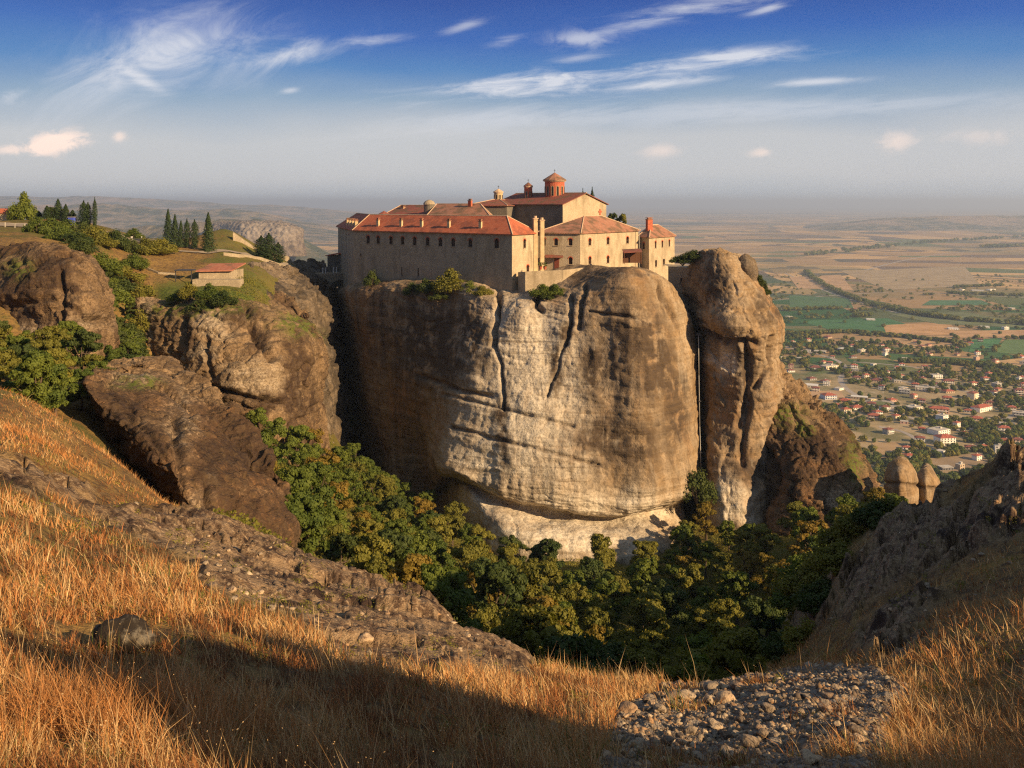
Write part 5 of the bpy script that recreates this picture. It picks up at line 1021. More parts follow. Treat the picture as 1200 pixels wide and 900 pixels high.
for px, tp, d, pr, wv, lab in ((55, 241, 217, CON[1], .8, 'low dark conifer first in the clump behind the road'), (68, 233, 218, CON[0], .85, 'tallest conifer in the clump behind the road'), (77, 239, 217, CON[2], .7, 'slender conifer at the right of the clump behind the road'),
                              (45, 247, 219, CON[0], .9, 'small dark conifer between the broad tree and the clump'), (85, 246, 219, CON[1], .8, 'small round conifer above the blue kiosk'), (98, 235, 214, CYP[1], 1.25, 'thick cypress at the right end of the road'), (103, 237, 215, CYP[0], 1.1, 'second cypress pressed against the thick one'), (111, 231, 214, CYP[0], .62, 'thin pointed cypress standing alone right of the others')):
    x, y = pl(px, d); z = float(height(x, y)); con(px, d, (Z0-d*(tp-HZ)/F)-z, lab, pr, 'trees along the road on the left hill', w_=wv, name='cypress' if pr in CYP else 'conifer')
def free_tree(px, py_top, d, zb, mat, label, wv, proto=None, name='tree', group=None):
    x, y = pl(px, d); H = (Z0-d*(py_top-HZ)/F)-zb; pr = proto or random.choice(PROTO[mat]); s = H/(7.0 if proto is None else 10); r = empty(name, (x, y, zb), random.random()*6); r.scale = (wv, wv, s); tag(r, label, 'tree', group); link('crown', pr[0], r); link('trunk', pr[1], r)
free_tree(60, 241, 222, float(height(*pl(60, 222)))-.3, 'leaf_dark', 'wide dark tree filling the clump behind the road', .9); free_tree(40, 247, 222, float(height(*pl(40, 222)))-.3, 'leaf_dark', 'low dark tree right of the broad pale green one', .7); free_tree(76, 243, 221, float(height(*pl(76, 221)))-.3, 'leaf_olive', 'olive tree at the right of the clump behind the road', .7)
free_tree(694, 219, 262, 292, '', 'taller dark cypress peeking above the church roof', .9, CYP[0], 'cypress'); free_tree(683, 220.5, 262, 292, '', 'shorter dark cypress peeking above the church roof', .7, CYP[1], 'cypress')
free_tree(716, 246, 250, 288, 'leaf_dark', 'dark tree behind the right end of the church', .9); free_tree(729, 247, 252, 288, 'leaf_olive', 'spreading tree behind the middle wing roof', .9)
def bush(px, d, zb, w_, h_, mat, label, name='bush', group=None):
    x, y = pl(px, d); pr = random.choice(BPROTO[mat]); r = empty(name, (x, y, zb-.2), random.random()*6); r.scale = (w_/4.8, w_/4.8, h_/3.8); tag(r, label, name, group); link('crown', pr[0], r); link('branches', pr[1], r)
    if RELAB and RELAB[-1][0] is None: RELAB[-1] = (r,)+RELAB[-1][1:]
bush(28, 215, float(height(*pl(28, 215)))-.3, 6.2, 8.2, 'leaf', 'broad pale green tree rising beside the red roofed hut', 'tree')
bush(157, 222, float(height(*pl(157, 222)))-.2, 4.6, 3.2, 'leaf', 'round clipped bush beside the iron gate')
def zz_(py, d): return Z0-d*(py-HZ)/F
for a in [(436, 222, 334, 4.2, 4.4, 'leaf_dark', 'round dark bush growing against the left part of the long wall'), (483, 209, 345, 4, 3.6, 'leaf_dark', 'low dark bush below the slit windows'), (500, 206, 342, 5, 3.6, 'leaf_dark', 'dark spreading bush left of the large bright one'),
          (528, 204, 342, 8, 6.0, 'leaf_olive', 'largest bright bush at the foot of the long wall'), (551, 201, 342, 4, 3.0, 'leaf', 'small bush just right of the largest bright one'), (565, 199, 346, 5.0, 2.6, 'leaf_olive', 'low yellow green bush on the rim near the wing corner'), (513, 203, 350, 4.6, 2.6, 'leaf_dark', 'dark bush hanging just under the largest bright one'),
          (636, 194.5, 346, 6.0, 3.0, 'leaf', 'leafy green bush growing under the terrace wall'), (650, 193.5, 345, 5.2, 2.8, 'leaf', 'second green bush under the terrace wall, on its right'), (641, 192, 350, 3, 1.8, 'leaf_dark', 'small bush in the notch of the rock under the terrace'),
          (800, 206, 308, 6, 2.4, 'leaf_dark', 'dark low bush between the end wing and the right pillar'), (812, 205, 303, 5, 2.4, 'leaf_dark', 'dark bush against the left of the pillar top'),
          (884, 204, 326, 3.4, 2.6, 'leaf_dark', 'dark bush below the perched capstone'), (889, 203, 336, 3.6, 3, 'leaf_dark', 'dark bush on the right flank of the pillar, lower one'), (896, 203, 345, 3, 2.4, 'leaf_dark', 'lowest dark bush on the right flank of the pillar'),
          (245, 160, 350, 4.4, 3.4, 'leaf', 'light green bush in the middle of the lawn'), (262, 158, 357, 4.6, 3.0, 'leaf_dark', 'dark bush at the front edge of the lawn'), (222, 163, 348, 4.2, 3.0, 'leaf_olive', 'olive bush at the left of the lawn'), (236, 158, 362, 4, 2.4, 'leaf_dark', 'low dark bush at the lip below the lawn'), (208, 165, 352, 4, 2.2, 'leaf', 'green bush at the left lip of the lawn'),
          (818, 182, 585, 7, 7, 'leaf_dark', 'dark bush at the bottom of the hanging pipe'), (400, 236, 500, 7, 6, 'leaf_dark', 'dark bush deep in the shaded chasm')]:
    bush(a[0], a[1], zz_(a[2], a[1]), a[3], a[4], a[5], a[6])
for i, (px, d, w_, mt) in enumerate([(955, 48, 3.4, 'leaf_olive'), (972, 52, 3.2, 'leaf_olive'), (948, 57, 3.4, 'leaf'), (990, 50, 3.2, 'leaf_olive'), (1003, 49, 2.6, 'leaf_olive'), (1018, 48, 3.0, 'leaf_olive'), (965, 43, 2.6, 'leaf_dark'), (982, 44, 2.4, 'leaf_olive'), (938, 50, 3.0, 'leaf'), (935, 62, 3.6, 'leaf_olive'), (1032, 47, 2.8, 'leaf_dark'), (944, 41, 2.2, 'leaf_olive'), (925, 44, 2.6, 'leaf_dark'), (1045, 47, 2.4, 'leaf_olive')]):
    x, y = pl(px, d); RELAB.append((None, px, '%s bush on the steep bank of the right slope' % LBL[mt], 'bushes on the right slope')); bush(px, d, float(height(x, y))-.2, w_, w_*.62, mt, 'x')
for i, (px, d) in enumerate([(70, 170), (88, 168), (104, 172), (118, 165), (132, 168), (144, 176), (60, 178), (98, 180), (122, 184), (80, 186), (135, 190), (110, 190), (158, 182), (150, 194), (172, 196), (148, 128), (156, 136), (150, 144), (160, 150), (152, 158), (163, 162), (142, 150), (140, 138), (166, 172), (126, 156), (96, 160), (186, 198), (44, 176)]):
    x, y = pl(px, d); z = float(height(x, y)); mt = ['leaf', 'leaf_dark', 'leaf_olive'][i % 3]
    RELAB.append((None, px, '%s bush, %s part of the left clifftop thicket' % (LBL[mt], bins(d, (155, 172, 184), ('lowest', 'lower', 'middle', 'upper'))), 'thicket on the far left cliff'))
    bush(px, d, z, random.uniform(5, 8), random.uniform(2.6, 4.6), mt, 'leafy %s bush in the thicket at the top of the far left cliff' % LBL[mt], group='thicket')
relabel()
# extra olive shrubs on ravine slopes: ground cover
n = 150000; th_ = RNG.uniform(math.atan(-350/F), math.atan(460/F), n); r_ = np.sqrt(RNG.uniform(40**2, 200**2, n)); x = r_*np.sin(th_); y = r_*np.cos(th_)
px = 600+F*x/y; gsel = grid_lookup(greenm, x, y) > .5; nz_ = fbm(np.stack([x*.12, y*.12, x*0], 1), 3); gsel &= nz_ > -.2
x, y, nz_ = x[gsel], y[gsel], nz_[gsel]; z = height(x, y)+RNG.random(len(x))*(.3+1.1*np.clip(nz_+.2, 0, 1)); v, f = leaf_quads(np.stack([x, y, z], 1), RNG.normal(size=(len(x), 3))+[0, 0, .5], np.full(len(x), .13))
tag(link('undergrowth', mesh_np('undergrowth', v, f, M['leaf_olive'])), 'low leafy undergrowth covering the ravine floor between the trees', 'undergrowth', kind='stuff')

# ================================================================ TOWN
HW = {'white': (.80, .77, .70), 'cream': (.70, .60, .44), 'pink': (.56, .36, .27), 'grey': (.36, .35, .33), 'yellow': (.65, .55, .25), 'tan': (.46, .36, .25), 'blue': (.45, .50, .60), 'darkgrey': (.16, .16, .17)}
for k_, v_ in HW.items(): M['house_'+k_] = plain('house wall '+k_, v_, scale=.6, var=.12)
M['roof_red'] = plain('red house roof', (.33, .095, .06), scale=.5, var=.3); M['roof_dark'] = plain('dark house roof', (.20, .07, .055), scale=.5, var=.3); M['roof_flat'] = plain('flat house roof', (.46, .42, .36), scale=.4, var=.2); M['roof_white'] = plain('pale sheet roof', (.62, .60, .56), scale=.4, var=.1)
WIN = {}; HROOT = []
for w2, h2 in ((1.3, 1.5),): b = MB(); b.box((0, 0, 0), (w2, .14, h2)); WIN[0] = b.mesh('window', M['glass']); b = MB(); b.box((0, -.02, -h2/2-.1), (w2+.4, .3, .12)); WIN[1] = b.mesh('sill', M['white'])
def house(px, py, wpx, st, wall, roof, label, dep=.7, rz=None, hip_=True):
    d = Z0*F/(py-HZ); x = d*(px-600)/F; W = wpx*d/F; D = W*dep if W < 26 else W*.45; rz = random.choice([-.35, .55, -.35, .2])+random.uniform(-.12, .12) if rz is None else rz
    W = W/(abs(math.cos(rz))+dep*.6*abs(math.sin(rz))); h_ = st*3.0+.3; root = empty('house', (x, d, 0), rz); HROOT.append(root); tag(root, label, 'house', 'houses of the town on the plain')
    b = MB(); b.box((0, 0, h_/2), (W, D, h_)); b.build('walls', M['house_'+wall], root)
    if roof in ('red', 'dark'):
        o_ = .6; b = MB(); m_ = min(W, D)/2-.2; rh = m_*.42; e = [(-W/2-o_, -D/2-o_), (W/2+o_, -D/2-o_), (W/2+o_, D/2+o_), (-W/2-o_, D/2+o_)]; r0, r1 = ((-W/2+m_, 0), (W/2-m_, 0)) if W >= D else ((0, -D/2+m_), (0, D/2-m_))
        E = [(*q_, h_+.02) for q_ in e]; T_ = [(*r0, h_+rh), (*r1, h_+rh)]
        if W >= D: fs = [(E[0], E[1], T_[1], T_[0]), (E[1], E[2], T_[1]), (E[2], E[3], T_[0], T_[1]), (E[3], E[0], T_[0])]
        else: fs = [(E[0], E[1], T_[0]), (E[1], E[2], T_[1], T_[0]), (E[2], E[3], T_[1]), (E[3], E[0], T_[0], T_[1])]
        for q_ in fs: b.poly(q_)
        b.poly([(p_[0], p_[1], h_-.2) for p_ in E][::-1])
        for i in range(4): j = (i+1) % 4; b.poly([(E[i][0], E[i][1], h_-.2), (E[j][0], E[j][1], h_-.2), E[j], E[i]])
        r = b.build('roof', M['roof_'+roof], root); b = MB(); b.box((W*.2, D*.12, h_+rh*.8), (.8, .8, 1.6)); b.build('chimney', M['house_white'], r)
    else:
        b = MB(); b.box((0, 0, h_+.1), (W+.3, D+.3, .25)); b.box((W*.15, 0, h_+1.2), (3.2, 2.8, 2.0)) if st > 1 else None; r = b.build('roof', M['roof_white' if roof == 'sheet' else 'roof_flat'], root)
    nw = max(2, min(6, int(W/3.4)))
    for f_ in range(st):
        for k in range(nw):
            xx = -W/2+W*(k+.5)/nw; o = link('window', WIN[0], root, (xx, -D/2-.03, 1.7+f_*3)); link('sill', WIN[1], o)
        for k in range(max(1, nw-2)): yy = -D/2+D*(k+.5)/max(1, nw-2); o = link('window', WIN[0], root, (W/2+.03, yy, 1.7+f_*3)); o.rotation_euler = (0, 0, math.pi/2)
    if st > 1 and W > 9:
        b = MB(); 
        for f_ in range(1, st): b.box((0, -D/2-.7, f_*3+.15), (W*.8, 1.3, .18)); b.box((0, -D/2-1.3, f_*3+.65), (W*.8, .08, .9))
        b.build('balcony', M['house_white'], root)
HS = [(971, 467, 16, 2, 'blue', 'red', 'pale blue walled house with red roof just right of the dark rock shoulder'), (990, 471, 14, 1, 'pink', 'red', 'long low red roofed house beside the pale blue one'), (1004, 479, 15, 1, 'white', 'red', 'low white house with red roof below the long tan shed'), (979, 476, 9, 1, 'pink', 'red', 'tiny pink red roofed house in front of the pale blue one'),
 (1024, 491, 14, 2, 'pink', 'red', 'salmon pink house among trees beneath the roundabout'), (1097, 443, 12, 2, 'white', 'flat', 'isolated white block highest in the right part of town'), (1111, 450, 13, 2, 'cream', 'dark', 'cream house with dull roof just below the highest white block'), (1084, 458, 23, 2, 'cream', 'flat', 'large cream flat roofed block in the town middle'),
 (1111, 460, 12, 1, 'tan', 'red', 'small red roofed house right of the large cream block'), (1060, 461, 13, 2, 'grey', 'flat', 'grey block left of the large cream block'), (1140, 467, 12, 3, 'cream', 'dark', 'tall cream house flanked by two dark trees'), (1165, 463, 9, 2, 'white', 'dark', 'small white house right of the tall cream one'), (1194, 463, 10, 3, 'pink', 'dark', 'tall pinkish house at the right edge of town'),
 (1070, 481, 19, 2, 'cream', 'flat', 'cream flat roofed block with sunlit right side, left of the big hipped house'), (1100, 483, 23, 2, 'pink', 'red', 'big house with a broad red hipped roof in the town centre'), (1150, 481, 26, 2, 'white', 'red', 'long white building with red roof, the longest in town'), (1144, 492, 14, 1, 'cream', 'red', 'red roofed cottage below the longest building'), (1104, 494, 13, 3, 'white', 'flat', 'tall grey white block under the big red hipped roof'),
 (1121, 500, 8, 2, 'white', 'red', 'small two storey white house with a bright red roof at the crossroads'), (1100, 508, 22, 2, 'white', 'flat', 'wide white flat roofed block with rows of windows'), (1107, 520, 20, 3, 'white', 'red', 'white apartment house with red hipped roof directly below the wide flat block'), (1176, 506, 14, 2, 'white', 'red', 'white house with red roof near the right edge, above the lower terrace'), (1177, 518, 13, 1, 'pink', 'red', 'red roofed bungalow near the right crest'),
 (1192, 520, 12, 2, 'pink', 'dark', 'pinkish house at the right edge just above the crest'), (1194, 488, 14, 2, 'grey', 'flat', 'grey white block at the right edge of town'), (1137, 526, 12, 1, 'tan', 'dark', 'dark red roofed bungalow below the apartment house'), (1152, 525, 10, 1, 'white', 'red', 'white bungalow with a thin red roof'), (1170, 531, 9, 3, 'white', 'flat', 'bright white tall narrow house close to the crest'),
 (1180, 499, 17, 1, 'grey', 'flat', 'wide grey hall near the right edge'), (1065, 539, 12, 2, 'white', 'red', 'lone white house with bright scarlet roof in the lowest field'), (1041, 508, 11, 2, 'grey', 'dark', 'grey house with dark roof alone on the left of the lower road'), (1080, 504, 8, 1, 'tan', 'red', 'tiny flat red roofed hut left of the wide white block'), (1125, 550, 9, 2, 'tan', 'flat', 'unfinished tan concrete house nearest to the crest'),
 (1108, 550, 15, 1, 'darkgrey', 'flat', 'dark grey hall nearest to the crest'), (950, 453, 18, 1, 'cream', 'sheet', 'long pale roofed shed slanting beside the rock'), (1007, 467, 20, 1, 'tan', 'sheet', 'long tan shed above the roundabout'), (956, 432, 14, 1, 'white', 'dark', 'pink roofed white hall left of the factory'), (972, 432, 21, 2, 'cream', 'flat', 'big flat roofed factory, the largest in the left part of town'), (951, 445, 10, 1, 'grey', 'dark', 'grey house with dark roof below the pink roofed hall'),
 (967, 448, 11, 1, 'tan', 'dark', 'brown roofed house in front of the factory'), (937, 421, 9, 1, 'yellow', 'flat', 'yellowish house nearest the pillar edge'), (961, 413, 14, 1, 'grey', 'flat', 'grey yard building behind the yellowish house'), (1000, 406, 9, 1, 'white', 'red', 'white and red house in the trees above the junction'), (1006, 401, 8, 1, 'white', 'flat', 'small white house behind the white and red one'), (1010, 413, 8, 2, 'cream', 'flat', 'cream cube house right of the junction'),
 (987, 410, 11, 1, 'grey', 'sheet', 'pale long barn left of the junction'), (947, 412, 6, 1, 'white', 'flat', 'tiny white house left of the grey yard building'), (986, 390, 5, 2, 'white', 'flat', 'tiny bright white house among the upper trees'), (970, 396, 9, 1, 'tan', 'dark', 'brown house among the upper trees'), (1028, 447, 14, 1, 'tan', 'dark', 'brown roofed row house above the roundabout'), (1040, 445, 9, 1, 'pink', 'dark', 'dark red roofed house right of the brown row'),
 (1052, 448, 9, 1, 'cream', 'flat', 'bright low building right of the dark red roof'), (1137, 403, 7, 1, 'white', 'red', 'isolated white and red farmhouse by the green field'), (1120, 409, 6, 1, 'cream', 'dark', 'little beige farmhouse below the white and red one'), (1196, 419, 10, 1, 'blue', 'red', 'bluish farm building at the right edge beside the tan field'), (1117, 386, 12, 1, 'white', 'sheet', 'long white barn between the tan fields'), (1153, 384, 11, 1, 'white', 'sheet', 'white barn right of the long one'),
 (1020, 375, 10, 1, 'white', 'sheet', 'white farm building beside the dark grove on the plain'), (924, 372, 8, 1, 'grey', 'flat', 'grey farm building close to the pillar'), (1000, 363, 6, 1, 'pink', 'dark', 'small pink farmhouse above the green fields'), (1146, 341, 14, 1, 'white', 'sheet', 'left long white hall of the walled compound on the plain'), (1161, 340, 12, 1, 'white', 'sheet', 'right white hall of the walled compound on the plain'), (1127, 340, 6, 1, 'white', 'flat', 'small outlying hall of the compound on the plain'),
 (1178, 386, 7, 2, 'white', 'flat', 'pale block at the far right of the plain above the blue farm'), (1185, 362, 8, 1, 'grey', 'flat', 'grey hall far out at the right of the plain'), (1050, 489, 9, 1, 'cream', 'red', 'small cream house right of the salmon pink one'), (1130, 509, 8, 1, 'cream', 'red', 'small red roofed house right of the wide white block'), (1160, 473, 9, 1, 'pink', 'dark', 'pink house right of the two dark trees'), (1022, 470, 8, 1, 'yellow', 'flat', 'ochre building at the end of the long tan shed')]
for a in HS: house(*a)
_rs = random.getstate(); random.seed(5); hq = [(Z0*F/(a[1]-HZ)*(a[0]-600)/F, Z0*F/(a[1]-HZ)) for a in HS]; k = 0; extra = []
while k < 85:
    py = random.uniform(400, 552); px = random.uniform(915, 1215); d = Z0*F/(py-HZ); x = d*(px-600)/F
    if py > 500 and px < 1060: continue
    if pn(np.array([[x*.006, d*.006, 9.5]]))[0] < -.1 or min(math.hypot(x-a, d-b) for a, b in hq) < 24: continue
    k += 1; hq.append((x, d)); wl = random.choice(['white', 'white', 'cream', 'pink', 'tan', 'grey']); rf = random.choice(['red', 'red', 'dark', 'flat']); wm = random.uniform(9, 14)
    near_ = short(HS[int(np.argmin([math.hypot(x-Z0*F/(a[1]-HZ)*(a[0]-600)/F, d-Z0*F/(a[1]-HZ)) for a in HS]))][6])
    house(px, py, wm*F/d, random.choice([1, 2]), wl, rf, 'x')
    RELAB.append((HROOT[-1], px, '%s house, %s roof, near the %s' % (wl, {'red': 'red', 'dark': 'dull red', 'flat': 'flat'}[rf], near_), 'houses of the town on the plain'))
relabel(); random.setstate(_rs)
# road net on the plain
def proad(label, pts_, w_, mat=None):
    pp_ = [(lambda d: (d*(px-600)/F, d))(Z0*F/(py-HZ)) for px, py in pts_]; pp_ = crint(np.array(pp_), len(pp_)*8, 0); tg = np.gradient(pp_, axis=0); tg /= np.linalg.norm(tg, axis=1)[:, None]; nr = np.stack([tg[:, 1], -tg[:, 0]], 1)
    v = np.vstack([np.c_[pp_-nr*w_/2, np.full(len(pp_), ZR[0])], np.c_[pp_+nr*w_/2, np.full(len(pp_), ZR[0])]]); ZR[0] += .03; n = len(pp_); i = np.arange(n-1)
    tag(link('road', mesh_np('road', v, np.stack([i, i+n, i+n+1, i+1], 1), mat or M['town_road'])), label, kind='structure')
ZR = [.06]; M['town_road'] = plain('pale town road', (.34, .30, .26), scale=.05)
proad('road entering the town past the pillar', [(905, 403), (940, 411), (975, 420), (990, 430), (985, 445), (995, 458), (1020, 470), (1045, 480)], 9)
proad('pale lane through the middle of town', [(990, 437), (1030, 441), (1070, 449), (1120, 456), (1160, 466), (1230, 476)], 9)
proad('lower street along the apartment houses', [(1045, 480), (1075, 492), (1110, 503), (1150, 500), (1210, 478)], 8)
proad('winding road at the bottom of the town', [(1030, 500), (1060, 507), (1090, 525), (1120, 540), (1160, 552), (1220, 560)], 7)
proad('field track across the plain', [(1000, 424), (1050, 428), (1100, 434), (1150, 440), (1210, 446)], 6)
proad('long straight road across the plain', [(905, 352), (980, 346), (1060, 342), (1120, 345), (1230, 350)], 9)
proad('farm road towards the horizon', [(1010, 318), (1060, 305), (1120, 296), (1210, 290)], 14)
proad('road along the dark river line', [(920, 320), (960, 338), (1010, 355), (1080, 372), (1210, 383)], 8)
d0 = Z0*F/(478-HZ); b = MB(); x0 = d0*(1033-600)/F; b.cyl((x0, d0), 17, .3, .5, 24); b.build('x', None) if False else None
pf = [('bright green crop field above the trees', [(935, 376), (1040, 373), (1075, 384), (1060, 392), (985, 390)], (.045, .14, .045)), ('green crop field beyond the first', [(925, 346), (995, 350), (1000, 361), (925, 360)], (.06, .13, .045)), ('bright green field with a hedge, right of the farmhouse', [(1140, 398), (1175, 396), (1168, 406), (1135, 413)], (.05, .16, .05)), ('yellow green field right of the bright one', [(1178, 398), (1240, 398), (1230, 418), (1165, 413)], (.10, .17, .05)),
      ('orange tan field in the middle distance', [(1035, 381), (1115, 378), (1120, 392), (1040, 395)], (.46, .27, .12)), ('tan field below the orange one', [(1045, 396), (1115, 393), (1118, 408), (1060, 408)], (.42, .27, .13)), ('wide tan field strip at the right', [(1118, 388), (1240, 386), (1240, 396), (1122, 396)], (.44, .27, .13)), ('tan field beside the blue farm', [(1160, 424), (1210, 418), (1230, 434), (1172, 434)], (.46, .30, .14)),
      ('long green strip field', [(1040, 368), (1130, 366), (1200, 378), (1240, 386), (1100, 380)], (.13, .15, .06)), ('distant green strip', [(1090, 352), (1150, 352), (1165, 358), (1080, 358)], (.06, .15, .06)), ('pale dry grassland', [(985, 318), (1130, 312), (1150, 335), (1040, 340)], (.33, .25, .14)), ('tan field under the pillar top', [(925, 325), (985, 322), (1000, 340), (935, 338)], (.42, .27, .14)), ('dry lot in the lower town', [(1022, 520), (1055, 518), (1062, 535), (1030, 538)], (.40, .27, .14)), ('brown open field at the bottom of town', [(1085, 540), (1150, 530), (1165, 548), (1100, 560)], (.28, .20, .12)), ('dry lot by the factory', [(945, 459), (985, 458), (990, 466), (955, 468)], (.42, .28, .16))]
for lab, pts_, colr in pf:
    q_ = [(lambda d: (d*(px-600)/F, d))(Z0*F/(py-HZ)) for px, py in pts_]; b = MB(); b.poly([(*p_, ZR[0]-.0) for p_ in q_]); ZR[0] += .02; tag(b.build('field', plain('field '+lab, colr, scale=.02, var=.18)), lab, kind='structure')
# town trees
def blob(seed, mat):
    rng = np.random.default_rng(seed); n = 260; q = rng.normal(size=(n, 3)); q /= np.linalg.norm(q, axis=1)[:, None]; lob = 1+.25*np.sin(q[:, 0]*4+seed)+.2*np.sin(q[:, 1]*5+seed*2)
    c = q*(lob*(.75+.3*rng.random(n)))[:, None]*[1, 1, .8]+[0, 0, 1.1]; v, f = leaf_quads(c, q+rng.normal(size=(n, 3))*.3, np.full(n, .28), .8, rng); return v, f
TB = [blob(i, None) for i in range(5)]
TBM = [[mesh_np('crown', v, f, M[m_]) for v, f in TB] for m_ in ('leaf_dark', 'leaf', 'leaf_olive')]
b = MB(); b.tube((0, 0, -.1), (0, 0, .9), .12, .08, 5); TT = b.mesh('trunk', M['bark'])
hp = np.array([[Z0*F/(a[1]-HZ)*(a[0]-600)/F, Z0*F/(a[1]-HZ)] for a in HS]); hpa = np.array(hq)
fieldpolys = [p_[1] for p_ in pf[:14]]
cand = []
k = 0
while len(cand) < 3300 and k < 60000:
    k += 1; py = HZ+ (random.random()**1.0)*0+random.choice([random.uniform(140, 345), random.uniform(150, 330), random.uniform(85, 160)]); px = random.uniform(895, 1290); d = Z0*F/(py-HZ); x = d*(px-600)/F
    nzv = pn(np.array([[x*.006, d*.006, 0.5]]))[0]+.6*pn(np.array([[x*.02, d*.02, 2.5]]))[0]
    if py < 400: nzv -= .22
    if nzv < random.uniform(-.45, .35): continue
    if np.hypot(hpa[:, 0]-x, hpa[:, 1]-d).min() < (11 if py > 400 else 20): continue
    if any(inpoly(np.array([px]), np.array([py]), fp)[0] for fp in fieldpolys) and random.random() < .96: continue
    cand.append((x, d, random.uniform(2.0, 4.6)*(1.15 if py < 420 else 1), py))
def line_trees(pts_, n, s0, s1, jit=4):
    for i in range(n):
        t_ = random.random()*(len(pts_)-1); j = int(t_); t_ -= j; py = pts_[j][1]*(1-t_)+pts_[j+1][1]*t_+random.uniform(-1, 1)*.4; px = pts_[j][0]*(1-t_)+pts_[j+1][0]*t_+random.uniform(-1, 1)*.4; d = Z0*F/(py-HZ); cand.append((d*(px-600)/F+random.uniform(-jit, jit), d, random.uniform(s0, s1), py))
line_trees([(945, 318), (952, 326), (965, 334), (985, 344), (1010, 354), (1040, 362), (1080, 370), (1130, 376), (1230, 383)], 420, 4, 7.5, 10)
line_trees([(930, 392), (1000, 390), (1060, 396), (1120, 402)], 200, 3, 5.5); line_trees([(1060, 425), (1110, 426), (1160, 430), (1230, 440)], 240, 3, 5.5, 16); line_trees([(920, 364), (985, 362)], 60, 3, 6); line_trees([(1110, 344), (1200, 347)], 70, 4, 6); line_trees([(1118, 337), (1175, 335)], 60, 4, 6)
line_trees([(1000, 372), (1022, 370)], 30, 4, 7); line_trees([(940, 300), (1080, 285), (1230, 276)], 160, 8, 14, 60); line_trees([(1090, 262), (1230, 268)], 200, 12, 20, 160); line_trees([(1160, 290), (1230, 288)], 150, 8, 14, 60); line_trees([(1000, 262), (1100, 258)], 160, 12, 22, 200)
line_trees([(1131, 470), (1133, 472)], 1, 4.6, 4.7, 0); line_trees([(1149, 470), (1150, 472)], 1, 4.6, 4.7, 0)
cand.sort(key=lambda c: -(c[2]/c[1])); ind, rest = cand[:95], cand[95:]
for i, (x, y, s, py) in enumerate(ind):
    m_ = random.choice([0, 0, 1, 2]); r = empty('tree', (x, y, 0), random.random()*6.28); r.scale = (s, s, s*random.uniform(.85, 1.15)); cn = ['dark green', 'green', 'olive green'][m_]; k_ = int(np.argmin(np.hypot(hp[:, 0]-x, hp[:, 1]-y))); wh = 'near the '+short(HS[k_][6])
    tag(r, 'x', 'tree', 'town trees'); RELAB.append((r, x/y, '%s tree %s' % (cn, wh), 'town trees')); link('crown', TBM[m_][i % 5], r); link('trunk', TT, r)
relabel()
for gi_, mname in enumerate(('leaf', 'leaf_olive')):
    vs, fs = [], []; o_ = 0
    for i, (x, y, s, py) in enumerate(rest):
        if i % 5 < 3 and gi_ or i % 5 >= 3 and not gi_: continue
        v, f = TB[i % 5]; a = random.random()*6.28; sub = slice(0, len(f) if py > 380 else len(f)//3); ff = f[sub]; vv = v[:len(ff)*4]; kk = 1 if py > 380 else 1.25; vv = vv*[1, 1, 1]; c_, s_ = math.cos(a), math.sin(a)
        vv = np.stack([(vv[:, 0]*c_-vv[:, 1]*s_)*s*kk+x, (vv[:, 0]*s_+vv[:, 1]*c_)*s*kk+y, vv[:, 2]*s*.9], 1); vs.append(vv); fs.append(ff+o_); o_ += len(vv)
    tag(link('distant_trees', mesh_np('distant_trees', np.vstack(vs), np.vstack(fs), M[mname])), 'mass of %s trees and hedges scattered over the plain and town' % ('dark' if gi_ == 0 else 'lighter green'), 'trees', kind='stuff')
# lamp masts by the roundabout
for px, py, lab in ((1035, 472, 'tall pale lamp mast at the roundabout'),):
    d = Z0*F/(py-HZ); root = empty('street_lamp', (d*(px-600)/F, d, 0)); tag(root, lab, 'street lamp'); b = MB(); b.tube((0, 0, 0), (0, 0, 16), .3, .18); b.build('pole', M['pale_metal'], root); b = MB(); b.box((0, 0, 16.2), (2.4, .8, .4)); b.build('lamp_head', M['white'], root)
d0 = Z0*F/(474-HZ); b = MB(); x0 = d0*(1033-600)/F; b.cyl((x0, d0), 26, .02, 1.45, 32); tag(b.build('roundabout', M['town_road']), 'pale ring of the roundabout', kind='structure'); b = MB(); b.cyl((x0, d0), 15, .02, 1.6, 28); tag(b.build('roundabout_green', plain('island grass', (.12, .14, .05), scale=.1)), 'grassy island of the roundabout', kind='structure')
